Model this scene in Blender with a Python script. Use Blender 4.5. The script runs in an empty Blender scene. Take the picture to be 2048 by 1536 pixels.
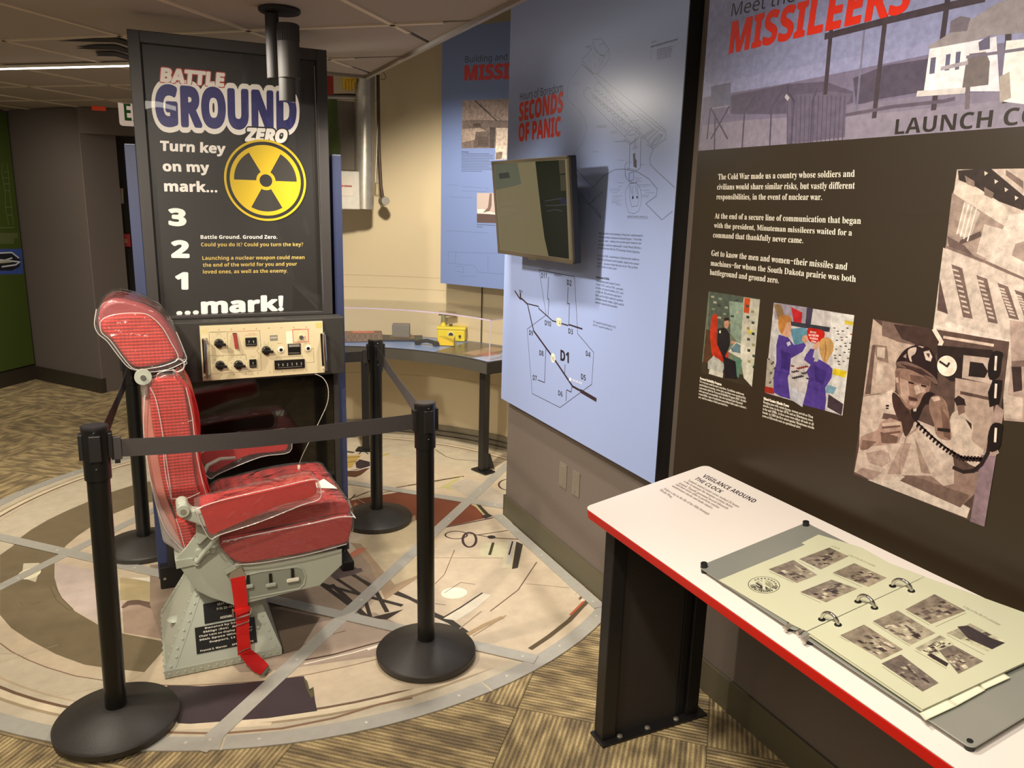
import bpy, math, random, os
from mathutils import Vector, Matrix
random.seed(7)
PI = math.pi
sc = bpy.context.scene
C = sc.collection

# ---------------------------------------------------------------- camera
FPX, CX, CY, CAMH = 1559.56, 1024.0, 768.0, 1.6
_pitch, _roll, _yaw = 0.227137264, -0.0284000616, 0.442608039
_f = Vector((math.sin(_yaw)*math.cos(_pitch), math.cos(_yaw)*math.cos(_pitch), -math.sin(_pitch)))
_r = Vector((math.cos(_yaw), -math.sin(_yaw), 0))
_d = _f.cross(_r)
RX = _r*math.cos(_roll) + _d*math.sin(_roll)
RD = -_r*math.sin(_roll) + _d*math.cos(_roll)
RF = _f
EYE = Vector((0, 0, CAMH))
cam_d = bpy.data.cameras.new('camera'); cam = bpy.data.objects.new('camera', cam_d); C.objects.link(cam)
cam_d.sensor_fit = 'HORIZONTAL'; cam_d.sensor_width = 36; cam_d.lens = FPX/2048*36
cam_d.clip_start = 0.02
m = Matrix.Identity(4)
for i in range(3):
    m[i][0] = RX[i]; m[i][1] = -RD[i]; m[i][2] = -RF[i]; m[i][3] = EYE[i]
cam.matrix_world = m
sc.camera = cam
sc.view_settings.view_transform = 'Standard'; sc.view_settings.look = 'None'
sc.view_settings.gamma = 1.0; sc.view_settings.use_curve_mapping = False
sc.view_settings.exposure = 0.18

# ---------------------------------------------------------------- light
w = bpy.data.worlds.new('hall_light'); sc.world = w; w.use_nodes = True
bg = w.node_tree.nodes['Background']; bg.inputs[0].default_value = (1.0, 0.88, 0.74, 1); bg.inputs[1].default_value = 0.42
def look(o, tgt):
    o.rotation_euler = (Vector(tgt)-Vector(o.location)).to_track_quat('-Z', 'Y').to_euler()
def spot(loc, tgt, power, cone, blend=0.5, rad=0.04, col=(1, 0.86, 0.68)):
    d = bpy.data.lights.new('spot_lamp', 'SPOT'); o = bpy.data.objects.new('spot_lamp', d); C.objects.link(o)
    d.energy = power; d.spot_size = math.radians(cone); d.spot_blend = blend; d.shadow_soft_size = rad; d.color = col
    o.location = loc; look(o, tgt); return o
def area(loc, tgt, power, sx, sy, col=(1, 0.84, 0.64)):  # unseen area lights added as soft fill from above
    d = bpy.data.lights.new('unseen_area_fill', 'AREA'); o = bpy.data.objects.new('unseen_area_fill', d); C.objects.link(o)
    d.shape = 'RECTANGLE'; d.size = sx; d.size_y = sy; d.energy = power; d.color = col
    o.location = loc; look(o, tgt); return o
WL = (1, .90, .76)
spot((0.35, 1.35, 2.18), (1.60, 1.35, 1.20), 72, 88, 0.7, .05, WL)             # towards the brown text panel
spot((0.30, 0.65, 2.18), (1.45, 1.0, 0.80), 46, 74, 0.7, .05, (1, .92, .82))    # reading rail
spot((0.05, 2.95, 2.18), (1.58, 2.85, 0.80), 105, 72, 0.75, .05, (1, .93, .84))  # lower blue panel
spot((0.66, 3.80, 2.16), (1.58, 2.42, 1.95), 10, 44, 1.0, 0.06, (1, .93, .84))   # grazing lamp, gives the sheen on the blue panel
spot((0.98, 3.45, 2.17), (1.95, 4.75, 0.80), 150, 86, 0.7, .05, WL)             # cream curved wall
spot((0.95, 2.7, 2.18), (1.05, 3.4, 0.0), 60, 105, 0.7, .05, (1, .92, .82))                 # floor graphic, right
spot((-0.7, 2.3, 2.18), (-0.2, 3.1, 0.0), 84, 105, 0.7, .05, WL)                # floor graphic, left
spot((-0.45, 1.2, 2.18), (0.30, 3.0, 1.05), 125, 66, 0.7, .04, WL)               # chair and console
spot((-1.3, 4.4, 2.18), (-0.9, 5.4, 0.0), 95, 110, 0.8, .05, WL)
spot((-0.9, 5.9, 2.18), (-0.75, 7.2, 1.1), 50, 90, 0.9, .08, WL)  # unseen lamp added to brighten the far hall pillar
area((-0.3, 0.2, 2.2), (-0.3, 0.2, 0), 24, 1.2, 0.6, WL)
area((-1.4, 3.4, 2.2), (-1.4, 3.4, 0), 10, 1.2, 0.6, WL)

# ---------------------------------------------------------------- helpers
def lin(c):
    return tuple(((v/255)/12.92 if v/255 <= 0.04045 else ((v/255+0.055)/1.055)**2.4) for v in c)
_mats = {}
def mat(name, col, rough=0.6, metal=0.0, bump=0.0, scale=80.0, var=0.0, coat=0.0, spec=0.5, emit=0.0, stretch=None):
    if name in _mats: return _mats[name]
    m = bpy.data.materials.new(name); m.use_nodes = True
    n = m.node_tree.nodes; l = m.node_tree.links; b = n['Principled BSDF']
    c = lin(col)+(1,)
    b.inputs['Base Color'].default_value = c; b.inputs['Roughness'].default_value = rough
    b.inputs['Metallic'].default_value = metal; b.inputs['Coat Weight'].default_value = coat
    b.inputs['Specular IOR Level'].default_value = spec
    tc = n.new('ShaderNodeTexCoord'); mp = n.new('ShaderNodeMapping'); l.new(tc.outputs['Object'], mp.inputs[0])
    if stretch: mp.inputs['Scale'].default_value = stretch
    nz = n.new('ShaderNodeTexNoise'); nz.inputs['Scale'].default_value = scale; nz.inputs['Detail'].default_value = 3
    l.new(mp.outputs[0], nz.inputs['Vector'])
    if var > 0:
        hs = n.new('ShaderNodeMapRange'); hs.inputs[3].default_value = 1-var; hs.inputs[4].default_value = 1+var
        l.new(nz.outputs[0], hs.inputs[0])
        mx = n.new('ShaderNodeVectorMath'); mx.operation = 'SCALE'; mx.inputs[0].default_value = c[:3]
        l.new(hs.outputs[0], mx.inputs['Scale']); l.new(mx.outputs[0], b.inputs['Base Color'])
    if bump > 0:
        bp = n.new('ShaderNodeBump'); bp.inputs['Strength'].default_value = bump; bp.inputs['Distance'].default_value = 0.002
        l.new(nz.outputs[0], bp.inputs['Height']); l.new(bp.outputs[0], b.inputs['Normal'])
    if emit > 0:
        b.inputs['Emission Color'].default_value = c; b.inputs['Emission Strength'].default_value = emit
    _mats[name] = m; return m
def print_mat(name, rough=0.45, coat=0.0, grain=0.0, gs=300, emit=0.0):
    m = bpy.data.materials.new(name); m.use_nodes = True
    n = m.node_tree.nodes; l = m.node_tree.links; b = n['Principled BSDF']
    a = n.new('ShaderNodeVertexColor'); a.layer_name = 'Col'
    b.inputs['Roughness'].default_value = rough; b.inputs['Coat Weight'].default_value = coat
    tc = n.new('ShaderNodeTexCoord'); nz = n.new('ShaderNodeTexNoise'); nz.inputs['Scale'].default_value = gs if grain else 55; nz.inputs['Detail'].default_value = 5; nz.inputs['Roughness'].default_value = .65
    l.new(tc.outputs['Object'], nz.inputs['Vector'])
    mr = n.new('ShaderNodeMapRange'); mr.inputs[1].default_value = .3; mr.inputs[2].default_value = .7; k = grain or .5; mr.inputs[3].default_value = -k; mr.inputs[4].default_value = k
    l.new(nz.outputs[0], mr.inputs[0])
    g = n.new('ShaderNodeMath'); g.operation = 'MULTIPLY_ADD'; l.new(mr.outputs[0], g.inputs[0]); g.inputs[2].default_value = 1
    if grain: g.inputs[1].default_value = 1
    else: l.new(a.outputs[1], g.inputs[1])
    vm = n.new('ShaderNodeVectorMath'); vm.operation = 'SCALE'; l.new(a.outputs[0], vm.inputs[0]); l.new(g.outputs[0], vm.inputs['Scale'])
    if emit:
        b.inputs['Base Color'].default_value = (.01, .01, .01, 1); l.new(vm.outputs[0], b.inputs['Emission Color']); b.inputs['Emission Strength'].default_value = emit
    else: l.new(vm.outputs[0], b.inputs['Base Color'])
    return m

class MB:
    def __init__(s): s.v = []; s.f = []
    def add(s, vs, fs):
        k = len(s.v); s.v += [tuple(p) for p in vs]; s.f += [tuple(i+k for i in f) for f in fs]; return s
    def box(s, x0, x1, y0, y1, z0, z1):
        return s.add([(x0,y0,z0),(x1,y0,z0),(x1,y1,z0),(x0,y1,z0),(x0,y0,z1),(x1,y0,z1),(x1,y1,z1),(x0,y1,z1)],
                     [(0,3,2,1),(4,5,6,7),(0,1,5,4),(1,2,6,5),(2,3,7,6),(3,0,4,7)])
    def hexa(s, p):      # eight corners, bottom ring then top ring
        return s.add(p, [(0,3,2,1),(4,5,6,7),(0,1,5,4),(1,2,6,5),(2,3,7,6),(3,0,4,7)])
    def bar(s, a, b, wx, wy, up=(0,0,1)):   # box beam from a to b
        a = Vector(a); b = Vector(b); t = (b-a).normalized(); up = Vector(up)
        if abs(t.dot(up)) > .99: up = Vector((0,1,0))
        x = t.cross(up).normalized(); y = x.cross(t)
        P = [a+x*i*wx/2+y*j*wy/2 for i, j in ((-1,-1),(1,-1),(1,1),(-1,1))] + [b+x*i*wx/2+y*j*wy/2 for i, j in ((-1,-1),(1,-1),(1,1),(-1,1))]
        return s.hexa(P)
    def cyl(s, a, b, r, n=20, r2=None, cap=True):
        a = Vector(a); b = Vector(b); t = (b-a).normalized(); r2 = r if r2 is None else r2
        up = Vector((0,0,1)) if abs(t.z) < .9 else Vector((1,0,0))
        x = t.cross(up).normalized(); y = t.cross(x)
        ring = lambda c, q: [c+x*math.cos(2*PI*i/n)*q+y*math.sin(2*PI*i/n)*q for i in range(n)]
        fs = [(i, (i+1) % n, n+(i+1) % n, n+i) for i in range(n)]
        if cap: fs += [tuple(range(n))[::-1], tuple(range(n, 2*n))]
        return s.add(ring(a, r)+ring(b, r2), fs)
    def tube(s, pts, r, n=8):
        pts = [Vector(p) for p in pts]; rings = []
        px = None
        for i, p in enumerate(pts):
            t = (pts[min(i+1, len(pts)-1)]-pts[max(i-1, 0)]).normalized()
            if px is None:
                up = Vector((0,0,1)) if abs(t.z) < .9 else Vector((1,0,0)); x = t.cross(up).normalized()
            else: x = (px-t*px.dot(t)).normalized()
            px = x; y = t.cross(x)
            rings += [p+x*math.cos(2*PI*k/n)*r+y*math.sin(2*PI*k/n)*r for k in range(n)]
        m = len(pts); fs = [(i*n+k, i*n+(k+1) % n, (i+1)*n+(k+1) % n, (i+1)*n+k) for i in range(m-1) for k in range(n)]
        fs += [tuple(range(n))[::-1], tuple(range((m-1)*n, m*n))]
        return s.add(rings, fs)
    def lathe(s, prof, c=(0,0,0), n=40):      # prof: (r, z) from bottom to top
        c = Vector(c); vs = []; 
        for r, z in prof: vs += [c+Vector((r*math.cos(2*PI*k/n), r*math.sin(2*PI*k/n), z)) for k in range(n)]
        fs = [(i*n+k, i*n+(k+1) % n, (i+1)*n+(k+1) % n, (i+1)*n+k) for i in range(len(prof)-1) for k in range(n)]
        fs += [tuple(range(n))[::-1], tuple(range((len(prof)-1)*n, len(prof)*n))]
        return s.add(vs, fs)
    def prism(s, poly, fn, d0, d1):           # poly in 2D, fn(a,b,d)->3D, extruded from d0 to d1
        n = len(poly)
        return s.add([fn(a, b, d0) for a, b in poly]+[fn(a, b, d1) for a, b in poly],
                     [tuple(range(n))[::-1], tuple(range(n, 2*n))]+[(i, (i+1) % n, n+(i+1) % n, n+i) for i in range(n)])
    def build(s, name, mt, parent=None, smooth=False, bevel=0, seg=2, sub=0):
        me = bpy.data.meshes.new(name); me.from_pydata(s.v, [], s.f); me.update()
        import bmesh as _b
        q = _b.new(); q.from_mesh(me); _b.ops.recalc_face_normals(q, faces=q.faces); q.to_mesh(me); q.free()
        me.materials.append(mt)
        o = bpy.data.objects.new(name, me); C.objects.link(o)
        if parent is not None:
            o.parent = parent; o.matrix_parent_inverse = Matrix.Translation(-parent.location)
        if smooth:
            for p in me.polygons: p.use_smooth = True
        if bevel:
            b = o.modifiers.new('bevel', 'BEVEL'); b.width = bevel; b.segments = seg; b.limit_method = 'ANGLE'; b.angle_limit = math.radians(35)
        if sub:
            u = o.modifiers.new('sub', 'SUBSURF'); u.levels = sub; u.render_levels = sub
        if smooth and not sub:
            try:
                me.set_sharp_from_angle(angle=math.radians(40))
            except Exception: pass
        return o
def box(name, x0, x1, y0, y1, z0, z1, mt, parent=None, bevel=0):
    return MB().box(x0, x1, y0, y1, z0, z1).build(name, mt, parent, bevel=bevel)
def thing(name, label, cat, loc=(0,0,0), group=None):
    o = bpy.data.objects.new(name, None); C.objects.link(o); o.location = loc; o.empty_display_size = .1
    return tag(o, label, cat, group)
def tag(o, label, cat, group=None):
    o['label'] = label; o['category'] = cat
    if group: o['group'] = group
    return o
def struct(o): o['kind'] = 'structure'; return o
def lab(o, s): o['label'] = s; return o
XZ = lambda a, b, d: (a, d, b)

# ---- planes: sight lines of the surveyed photograph give the places of prints on real surfaces
class Plane:
    def __init__(s, o, u, v): s.o = Vector(o); s.u = Vector(u).normalized(); s.v = Vector(v).normalized(); s.n = s.u.cross(s.v).normalized()
    def px(s, p):
        d = RX*(p[0]-CX)+RD*(p[1]-CY)+RF*FPX
        t = (s.o-EYE).dot(s.n)/d.dot(s.n); q = EYE+d*t-s.o
        return (q.dot(s.u), q.dot(s.v))
    def at(s, a, b, d=0): return s.o+s.u*a+s.v*b+s.n*d
def pY(Y): return Plane((0, Y, 0), (1,0,0), (0,0,1))              # normal -Y
def pX(X): return Plane((X, 0, 0), (0,-1,0), (0,0,1))             # normal -X
def pZ(Z): return Plane((0, 0, Z), (1,0,0), (0,1,0))              # normal +Z
def wy(px, py, Y): a, b = pY(Y).px((px, py)); return Vector((a, Y, b))
def wx(px, py, X): a, b = pX(X).px((px, py)); return Vector((X, -a, b))
def wz(px, py, Z=0): a, b = pZ(Z).px((px, py)); return Vector((a, b, Z))
def ZM(x0, y0, s):
    def f(*pts): return [(x0+p[0]/s, y0+p[1]/s) for p in pts]
    return f

# ---- fonts and glyph meshes
_fd = os.path.join(bpy.utils.system_resource('DATAFILES'), 'fonts')
def _font(fn):
    try: return bpy.data.fonts.load(os.path.join(_fd, fn))
    except Exception: return bpy.data.fonts.load('<builtin>')
FONTS = {'sans': _font('NotoSansHebrew-Regular.woff2'), 'math': _font('NotoSansMath-Regular.woff2')}
def mathify(t, base_up, base_lo, base_d=None):
    out = ''
    for ch in t:
        if 'A' <= ch <= 'Z': out += chr(base_up+ord(ch)-65)
        elif 'a' <= ch <= 'z': out += chr(base_lo+ord(ch)-97)
        elif base_d and '0' <= ch <= '9': out += chr(base_d+ord(ch)-48)
        else: out += ch
    return out
_gc = {}
def glyphs(t, font='sans', bold=0.0, res=2):
    k = (t, font, bold, res)
    if k in _gc: return _gc[k]
    cu = bpy.data.curves.new('lettering', 'FONT'); cu.body = {'serif': lambda: mathify(t, 0x1D400, 0x1D41A, 0x1D7CE), 'bold': lambda: mathify(t, 0x1D5D4, 0x1D5EE, 0x1D7EC), 'sans': lambda: t}[font]()
    cu.font = FONTS['sans' if font == 'sans' else 'math']; cu.size = 1; cu.offset = bold; cu.resolution_u = res; cu.fill_mode = 'FRONT'
    o = bpy.data.objects.new('lettering', cu); C.objects.link(o)
    bpy.context.view_layer.update()
    me = bpy.data.meshes.new_from_object(o.evaluated_get(bpy.context.evaluated_depsgraph_get()))
    vs = [(v.co.x, v.co.y) for v in me.vertices]; fs = [tuple(p.vertices) for p in me.polygons]
    bpy.data.objects.remove(o); bpy.data.curves.remove(cu); bpy.data.meshes.remove(me)
    x0 = min([v[0] for v in vs] or [0]); x1 = max([v[0] for v in vs] or [1])
    _gc[k] = (vs, fs, x0, x1); return _gc[k]
CAP = {}
def cap(font):
    if font not in CAP:
        vs = glyphs('H', font)[0]; CAP[font] = max(v[1] for v in vs) if vs else .7
    return CAP[font]

def cr(pts, closed=False, k=4):       # Catmull-Rom smoothing of a point list
    P = [Vector(p) for p in pts]; n = len(P); out = []
    for i in range(n if closed else n-1):
        g = (lambda j: P[j % n]) if closed else (lambda j: P[max(0, min(n-1, j))])
        p0, p1, p2, p3 = g(i-1), g(i), g(i+1), g(i+2)
        for j in range(k):
            t = j/k; out.append(tuple(.5*((2*p1)+(p2-p0)*t+(2*p0-5*p1+4*p2-p3)*t*t+(3*p1-p0-3*p2+p3)*t*t*t)))
    if not closed: out.append(tuple(P[-1]))
    return out
class Print:      # flat print: coloured shapes a few hundredths of a millimetre proud of their board
    def __init__(s, plane, eps=0.00004, base=0.0004): s.p = plane; s.v = []; s.f = []; s.c = []; s.e = eps; s.z0 = base; s.bb = []; s.g = 0; s.rnd = random.Random(3)
    def layer(s, q, n=1):
        x0 = min(p[0] for p in q); x1 = max(p[0] for p in q); y0 = min(p[1] for p in q); y1 = max(p[1] for p in q); z = s.z0
        for b in s.bb:
            if b[0] < x1 and b[1] > x0 and b[2] < y1 and b[3] > y0 and b[4] > z: z = b[4]
        s.bb.append((x0, x1, y0, y1, z+s.e*n)); return z+s.e
    def face(s, idx, col):
        s.f.append(idx)
        if s.g:
            s.c.append([tuple(ch*k for ch in col)+(s.g,) for k in [1+s.rnd.uniform(-.2, .2)*s.g for _ in idx]])
        else: s.c.append([tuple(col)+(0,)]*len(idx))
    def poly(s, col, pts, uv=False):
        q = pts if uv else [s.p.px(p) for p in pts]
        z = s.layer(q); k = len(s.v); s.v += [s.p.at(a, b, z) for a, b in q]; s.face(tuple(range(k, k+len(q))), lin(col)); return s
    def line(s, col, pts, wd, uv=False, closed=False):
        q = [Vector(p) for p in (pts if uv else [s.p.px(p) for p in pts])]
        if closed: q = q+[q[0]]
        z = s.layer(q+[q[0]+Vector((wd/2, wd/2)), q[0]-Vector((wd/2, wd/2))]); L = lin(col)
        for si, (a, b) in enumerate(zip(q[:-1], q[1:])):
            t = b-a; z += s.e*(.45 if si % 2 else -.45)*(1 if si else 0)
            if t.length < 1e-6: continue
            t.normalize(); n = Vector((-t.y, t.x))*wd/2; a2 = a-t*wd*.3; b2 = b+t*wd*.3
            k = len(s.v); s.v += [s.p.at(*(a2+n), z), s.p.at(*(a2-n), z), s.p.at(*(b2-n), z), s.p.at(*(b2+n), z)]
            s.face((k, k+1, k+2, k+3), L)
        return s
    def disc(s, col, c, r, r2=None, n=48, a0=0, a1=360, rin=0):     # uv centre
        r2 = r2 or r; z = s.layer([(c[0]-r, c[1]-r2), (c[0]+r, c[1]+r2)]); k = len(s.v); m = n
        A = [math.radians(a0+(a1-a0)*i/m) for i in range(m+1)]; L = lin(col)
        if rin:
            s.v += [s.p.at(c[0]+math.cos(t)*r, c[1]+math.sin(t)*r2, z) for t in A]+[s.p.at(c[0]+math.cos(t)*rin, c[1]+math.sin(t)*rin*r2/r, z) for t in A]
            for i in range(m): s.face((k+i, k+i+1, k+m+2+i, k+m+1+i), L)
        else:
            s.v += [s.p.at(c[0]+math.cos(t)*r, c[1]+math.sin(t)*r2, z) for t in A]
            s.face(tuple(range(k, k+m+1)) if a1-a0 < 360 else tuple(range(k, k+m)), L)
            s.v = s.v[:k+m+1]
        return s
    def text(s, col, t, p0, p1, top, font='sans', bold=0.0, res=2, uv=False, nd=8):   # base line start, end, point at cap height above start
        a, b, h = [Vector(x) for x in ((p0, p1, top) if uv else (s.p.px(p0), s.p.px(p1), s.p.px(top)))]
        if font == 'sans' and bold: font = 'bold'; bold = bold-.02 if bold-.02 > .006 else 0
        vs, fs, x0, x1 = glyphs(t, font, 0.0, res); e1 = (b-a)/(x1-x0); e2 = (h-a)/cap(font)
        offs = [(0, 0)]
        if bold: offs = [(bold*math.cos(2*PI*i/nd), bold*math.sin(2*PI*i/nd)) for i in range(nd)]+([(0, 0)] if bold < .05 else [(bold*.5*math.cos(2*PI*i/8), bold*.5*math.sin(2*PI*i/8)) for i in range(8)])
        L = lin(col); z = s.layer([tuple(a), tuple(b), tuple(h), tuple(b+h-a)], len(offs))
        for ox, oy in offs:
            k = len(s.v); s.v += [s.p.at(*(a+e1*(x-x0+ox)+e2*(y+oy)), z) for x, y in vs]; z += s.e
            for f in fs: s.face(tuple(i+k for i in f), L)
        return s
    def build(s, name, mt, parent=None):
        me = bpy.data.meshes.new(name); me.from_pydata([tuple(v) for v in s.v], [], s.f); me.update()
        at = me.color_attributes.new('Col', 'FLOAT_COLOR', 'CORNER')
        for p, c in zip(me.polygons, s.c):
            for j, li in enumerate(p.loop_indices): at.data[li].color = c[j]
        me.materials.append(mt); o = bpy.data.objects.new(name, me); C.objects.link(o)
        if parent is not None: o.parent = parent; o.matrix_parent_inverse = Matrix.Translation(-parent.location)
        return o

# ---------------------------------------------------------------- materials
M_wall = mat('taupe_wall_paint', (112, 100, 90), .75, bump=.25, scale=160, var=.04)
M_wall2 = mat('hall_wall_paint', (100, 90, 84), .8, bump=.2, scale=160, var=.04)
M_cream = mat('cream_wall_paint', (205, 188, 152), .75, bump=.15, scale=150, var=.03)
M_dark = mat('dark_door_paint', (48, 42, 38), .7, var=.05)
M_base = mat('olive_vinyl_base', (92, 86, 66), .45, bump=.1, var=.06)
M_base2 = mat('dark_vinyl_base', (52, 46, 36), .5, var=.06)
M_ctile = mat('mineral_ceiling_tile', (164, 152, 140), .95, bump=.5, scale=260, var=.06)
M_tee = mat('ceiling_tee_paint', (206, 190, 166), .6)
M_black = mat('black_powder_coat', (30, 28, 27), .38, bump=.12, scale=400, var=.05)
M_frame = mat('charcoal_frame', (50, 46, 43), .5, bump=.1, scale=300, var=.05)
M_gloss = mat('gloss_black_panel', (20, 18, 14), .07, coat=.6)
M_blue = mat('slate_blue_laminate', (54, 62, 94), .5, bump=.05, var=.05)
M_navy = mat('navy_edge', (30, 34, 52), .45)
M_alu = mat('brushed_aluminium', (188, 180, 165), .38, metal=.75, bump=.15, scale=60, var=.10, stretch=(1, 12, 1))
M_strip = mat('aluminium_floor_strip', (190, 186, 174), .5, metal=.2, bump=.2, scale=40, var=.10)
M_steel = mat('polished_steel', (200, 196, 190), .16, metal=1)
M_galv = mat('galvanised_sheet', (170, 164, 150), .38, metal=.6, bump=.4, scale=26, var=.22)
M_green = mat('olive_green_panel', (66, 82, 24), .6, var=.04)
M_grey = mat('pale_green_grey_enamel', (172, 176, 160), .42, bump=.12, scale=200, var=.03, coat=.15)
M_greyd = mat('grey_enamel_recess', (140, 144, 130), .5)
M_rubber = mat('black_rubber', (22, 22, 22), .5)
M_base_disc = mat('stanchion_base_plastic', (52, 48, 44), .48, bump=.25, scale=300, var=.08)
M_post = mat('stanchion_tube_black', (18, 18, 16), .30, bump=.03, scale=300)
M_belt = mat('charcoal_webbing', (58, 52, 50), .75, bump=.5, scale=140, var=.12, stretch=(1, 1, 14))
M_red = mat('red_seat_belt', (205, 20, 14), .55, bump=.4, scale=320, var=.08)
M_white = mat('warm_white_enamel', (232, 226, 205), .5, var=.03)
M_lam = mat('white_laminate', (236, 226, 218), .38, bump=.04, scale=500, var=.015)
M_rededge = mat('red_edge_band', (214, 22, 10), .42)
M_yel = mat('yellow_paint', (222, 200, 20), .45)
M_greyblk = mat('grey_block', (120, 114, 106), .7)

def weave(name, col, dark, sx=150, axis='Z'):
    m = bpy.data.materials.new(name); m.use_nodes = True; n = m.node_tree.nodes; l = m.node_tree.links; b = n['Principled BSDF']
    tc = n.new('ShaderNodeTexCoord')
    w1 = n.new('ShaderNodeTexWave'); w1.bands_direction = axis; w1.inputs['Scale'].default_value = sx; w1.inputs['Distortion'].default_value = .25; w1.inputs['Detail Scale'].default_value = .6
    w2 = n.new('ShaderNodeTexWave'); w2.bands_direction = 'X'; w2.inputs['Scale'].default_value = sx*.9; w2.inputs['Distortion'].default_value = .2
    mp = n.new('ShaderNodeMapping'); l.new(tc.outputs['Object'], mp.inputs[0])
    l.new(mp.outputs[0], w1.inputs[0]); l.new(mp.outputs[0], w2.inputs[0])
    mu = n.new('ShaderNodeMath'); mu.operation = 'MULTIPLY'; 
    r2 = n.new('ShaderNodeMapRange'); r2.inputs[3].default_value = .55; l.new(w2.outputs['Fac'], r2.inputs[0])
    l.new(w1.outputs['Fac'], mu.inputs[0]); l.new(r2.outputs[0], mu.inputs[1])
    cr = n.new('ShaderNodeMix'); cr.data_type = 'RGBA'; cr.inputs[6].default_value = lin(dark)+(1,); cr.inputs[7].default_value = lin(col)+(1,)
    l.new(mu.outputs[0], cr.inputs[0]); l.new(cr.outputs[2], b.inputs['Base Color'])
    bp = n.new('ShaderNodeBump'); bp.inputs['Strength'].default_value = .6; bp.inputs['Distance'].default_value = .002; l.new(mu.outputs[0], bp.inputs['Height']); l.new(bp.outputs[0], b.inputs['Normal'])
    b.inputs['Roughness'].default_value = .7
    return m
M_fab = weave('red_woven_fabric', (226, 56, 40), (146, 16, 12), 30)
M_fab2 = weave('red_fine_fabric', (192, 34, 28), (142, 16, 14), 60)
M_redv = mat('red_vinyl', (178, 20, 18), .38, bump=.2, scale=30, var=.1)
M_black_fab = mat('dark_lining', (30, 14, 16), .7)

def clear_mat(name, strength=.75, scale=9, base=.05, haze=.06, rough=.07, dist=.02):
    m = bpy.data.materials.new(name); m.use_nodes = True; n = m.node_tree.nodes; l = m.node_tree.links
    n.remove(n['Principled BSDF']); out = n['Material Output']
    tr = n.new('ShaderNodeBsdfTransparent'); gl = n.new('ShaderNodeBsdfGlossy'); gl.inputs['Roughness'].default_value = rough
    df = n.new('ShaderNodeBsdfDiffuse'); df.inputs[0].default_value = (.9, .86, .8, 1)
    tc = n.new('ShaderNodeTexCoord'); nz = n.new('ShaderNodeTexNoise'); nz.inputs['Scale'].default_value = scale; nz.inputs['Detail'].default_value = 2.5; nz.inputs['Distortion'].default_value = 1.2
    l.new(tc.outputs['Object'], nz.inputs['Vector'])
    bp = n.new('ShaderNodeBump'); bp.inputs['Strength'].default_value = strength; bp.inputs['Distance'].default_value = dist
    l.new(nz.outputs[0], bp.inputs['Height']); l.new(bp.outputs[0], gl.inputs['Normal'])
    lw = n.new('ShaderNodeLayerWeight'); lw.inputs[0].default_value = .5; l.new(bp.outputs[0], lw.inputs['Normal']); fr = n.new('ShaderNodeMath'); fr.operation = 'POWER'; fr.inputs[1].default_value = 4.5; l.new(lw.outputs['Facing'], fr.inputs[0])
    ad = n.new('ShaderNodeMath'); ad.operation = 'ADD'; ad.inputs[1].default_value = base; ad.use_clamp = True; l.new(fr.outputs[0], ad.inputs[0])
    m1 = n.new('ShaderNodeMixShader'); m1.inputs[0].default_value = haze; l.new(tr.outputs[0], m1.inputs[1]); l.new(df.outputs[0], m1.inputs[2])
    m2 = n.new('ShaderNodeMixShader'); l.new(ad.outputs[0], m2.inputs[0]); l.new(m1.outputs[0], m2.inputs[1]); l.new(gl.outputs[0], m2.inputs[2])
    l.new(m2.outputs[0], out.inputs[0]); return m
M_clear = clear_mat('clear_vinyl_cover', .9, 11, .05, .05, .05)
M_film = clear_mat('wavy_poster_film', .5, 2.6, .02, .0, .02, .06)
M_acryl = clear_mat('clear_acrylic', .0, 3, .0, .02, .02)
M_seam = clear_mat('clear_vinyl_seam', .3, 40, .12, .42, .15)
M_sheen = mat('clear_page_sleeve', (210, 215, 200), .2)

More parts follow.
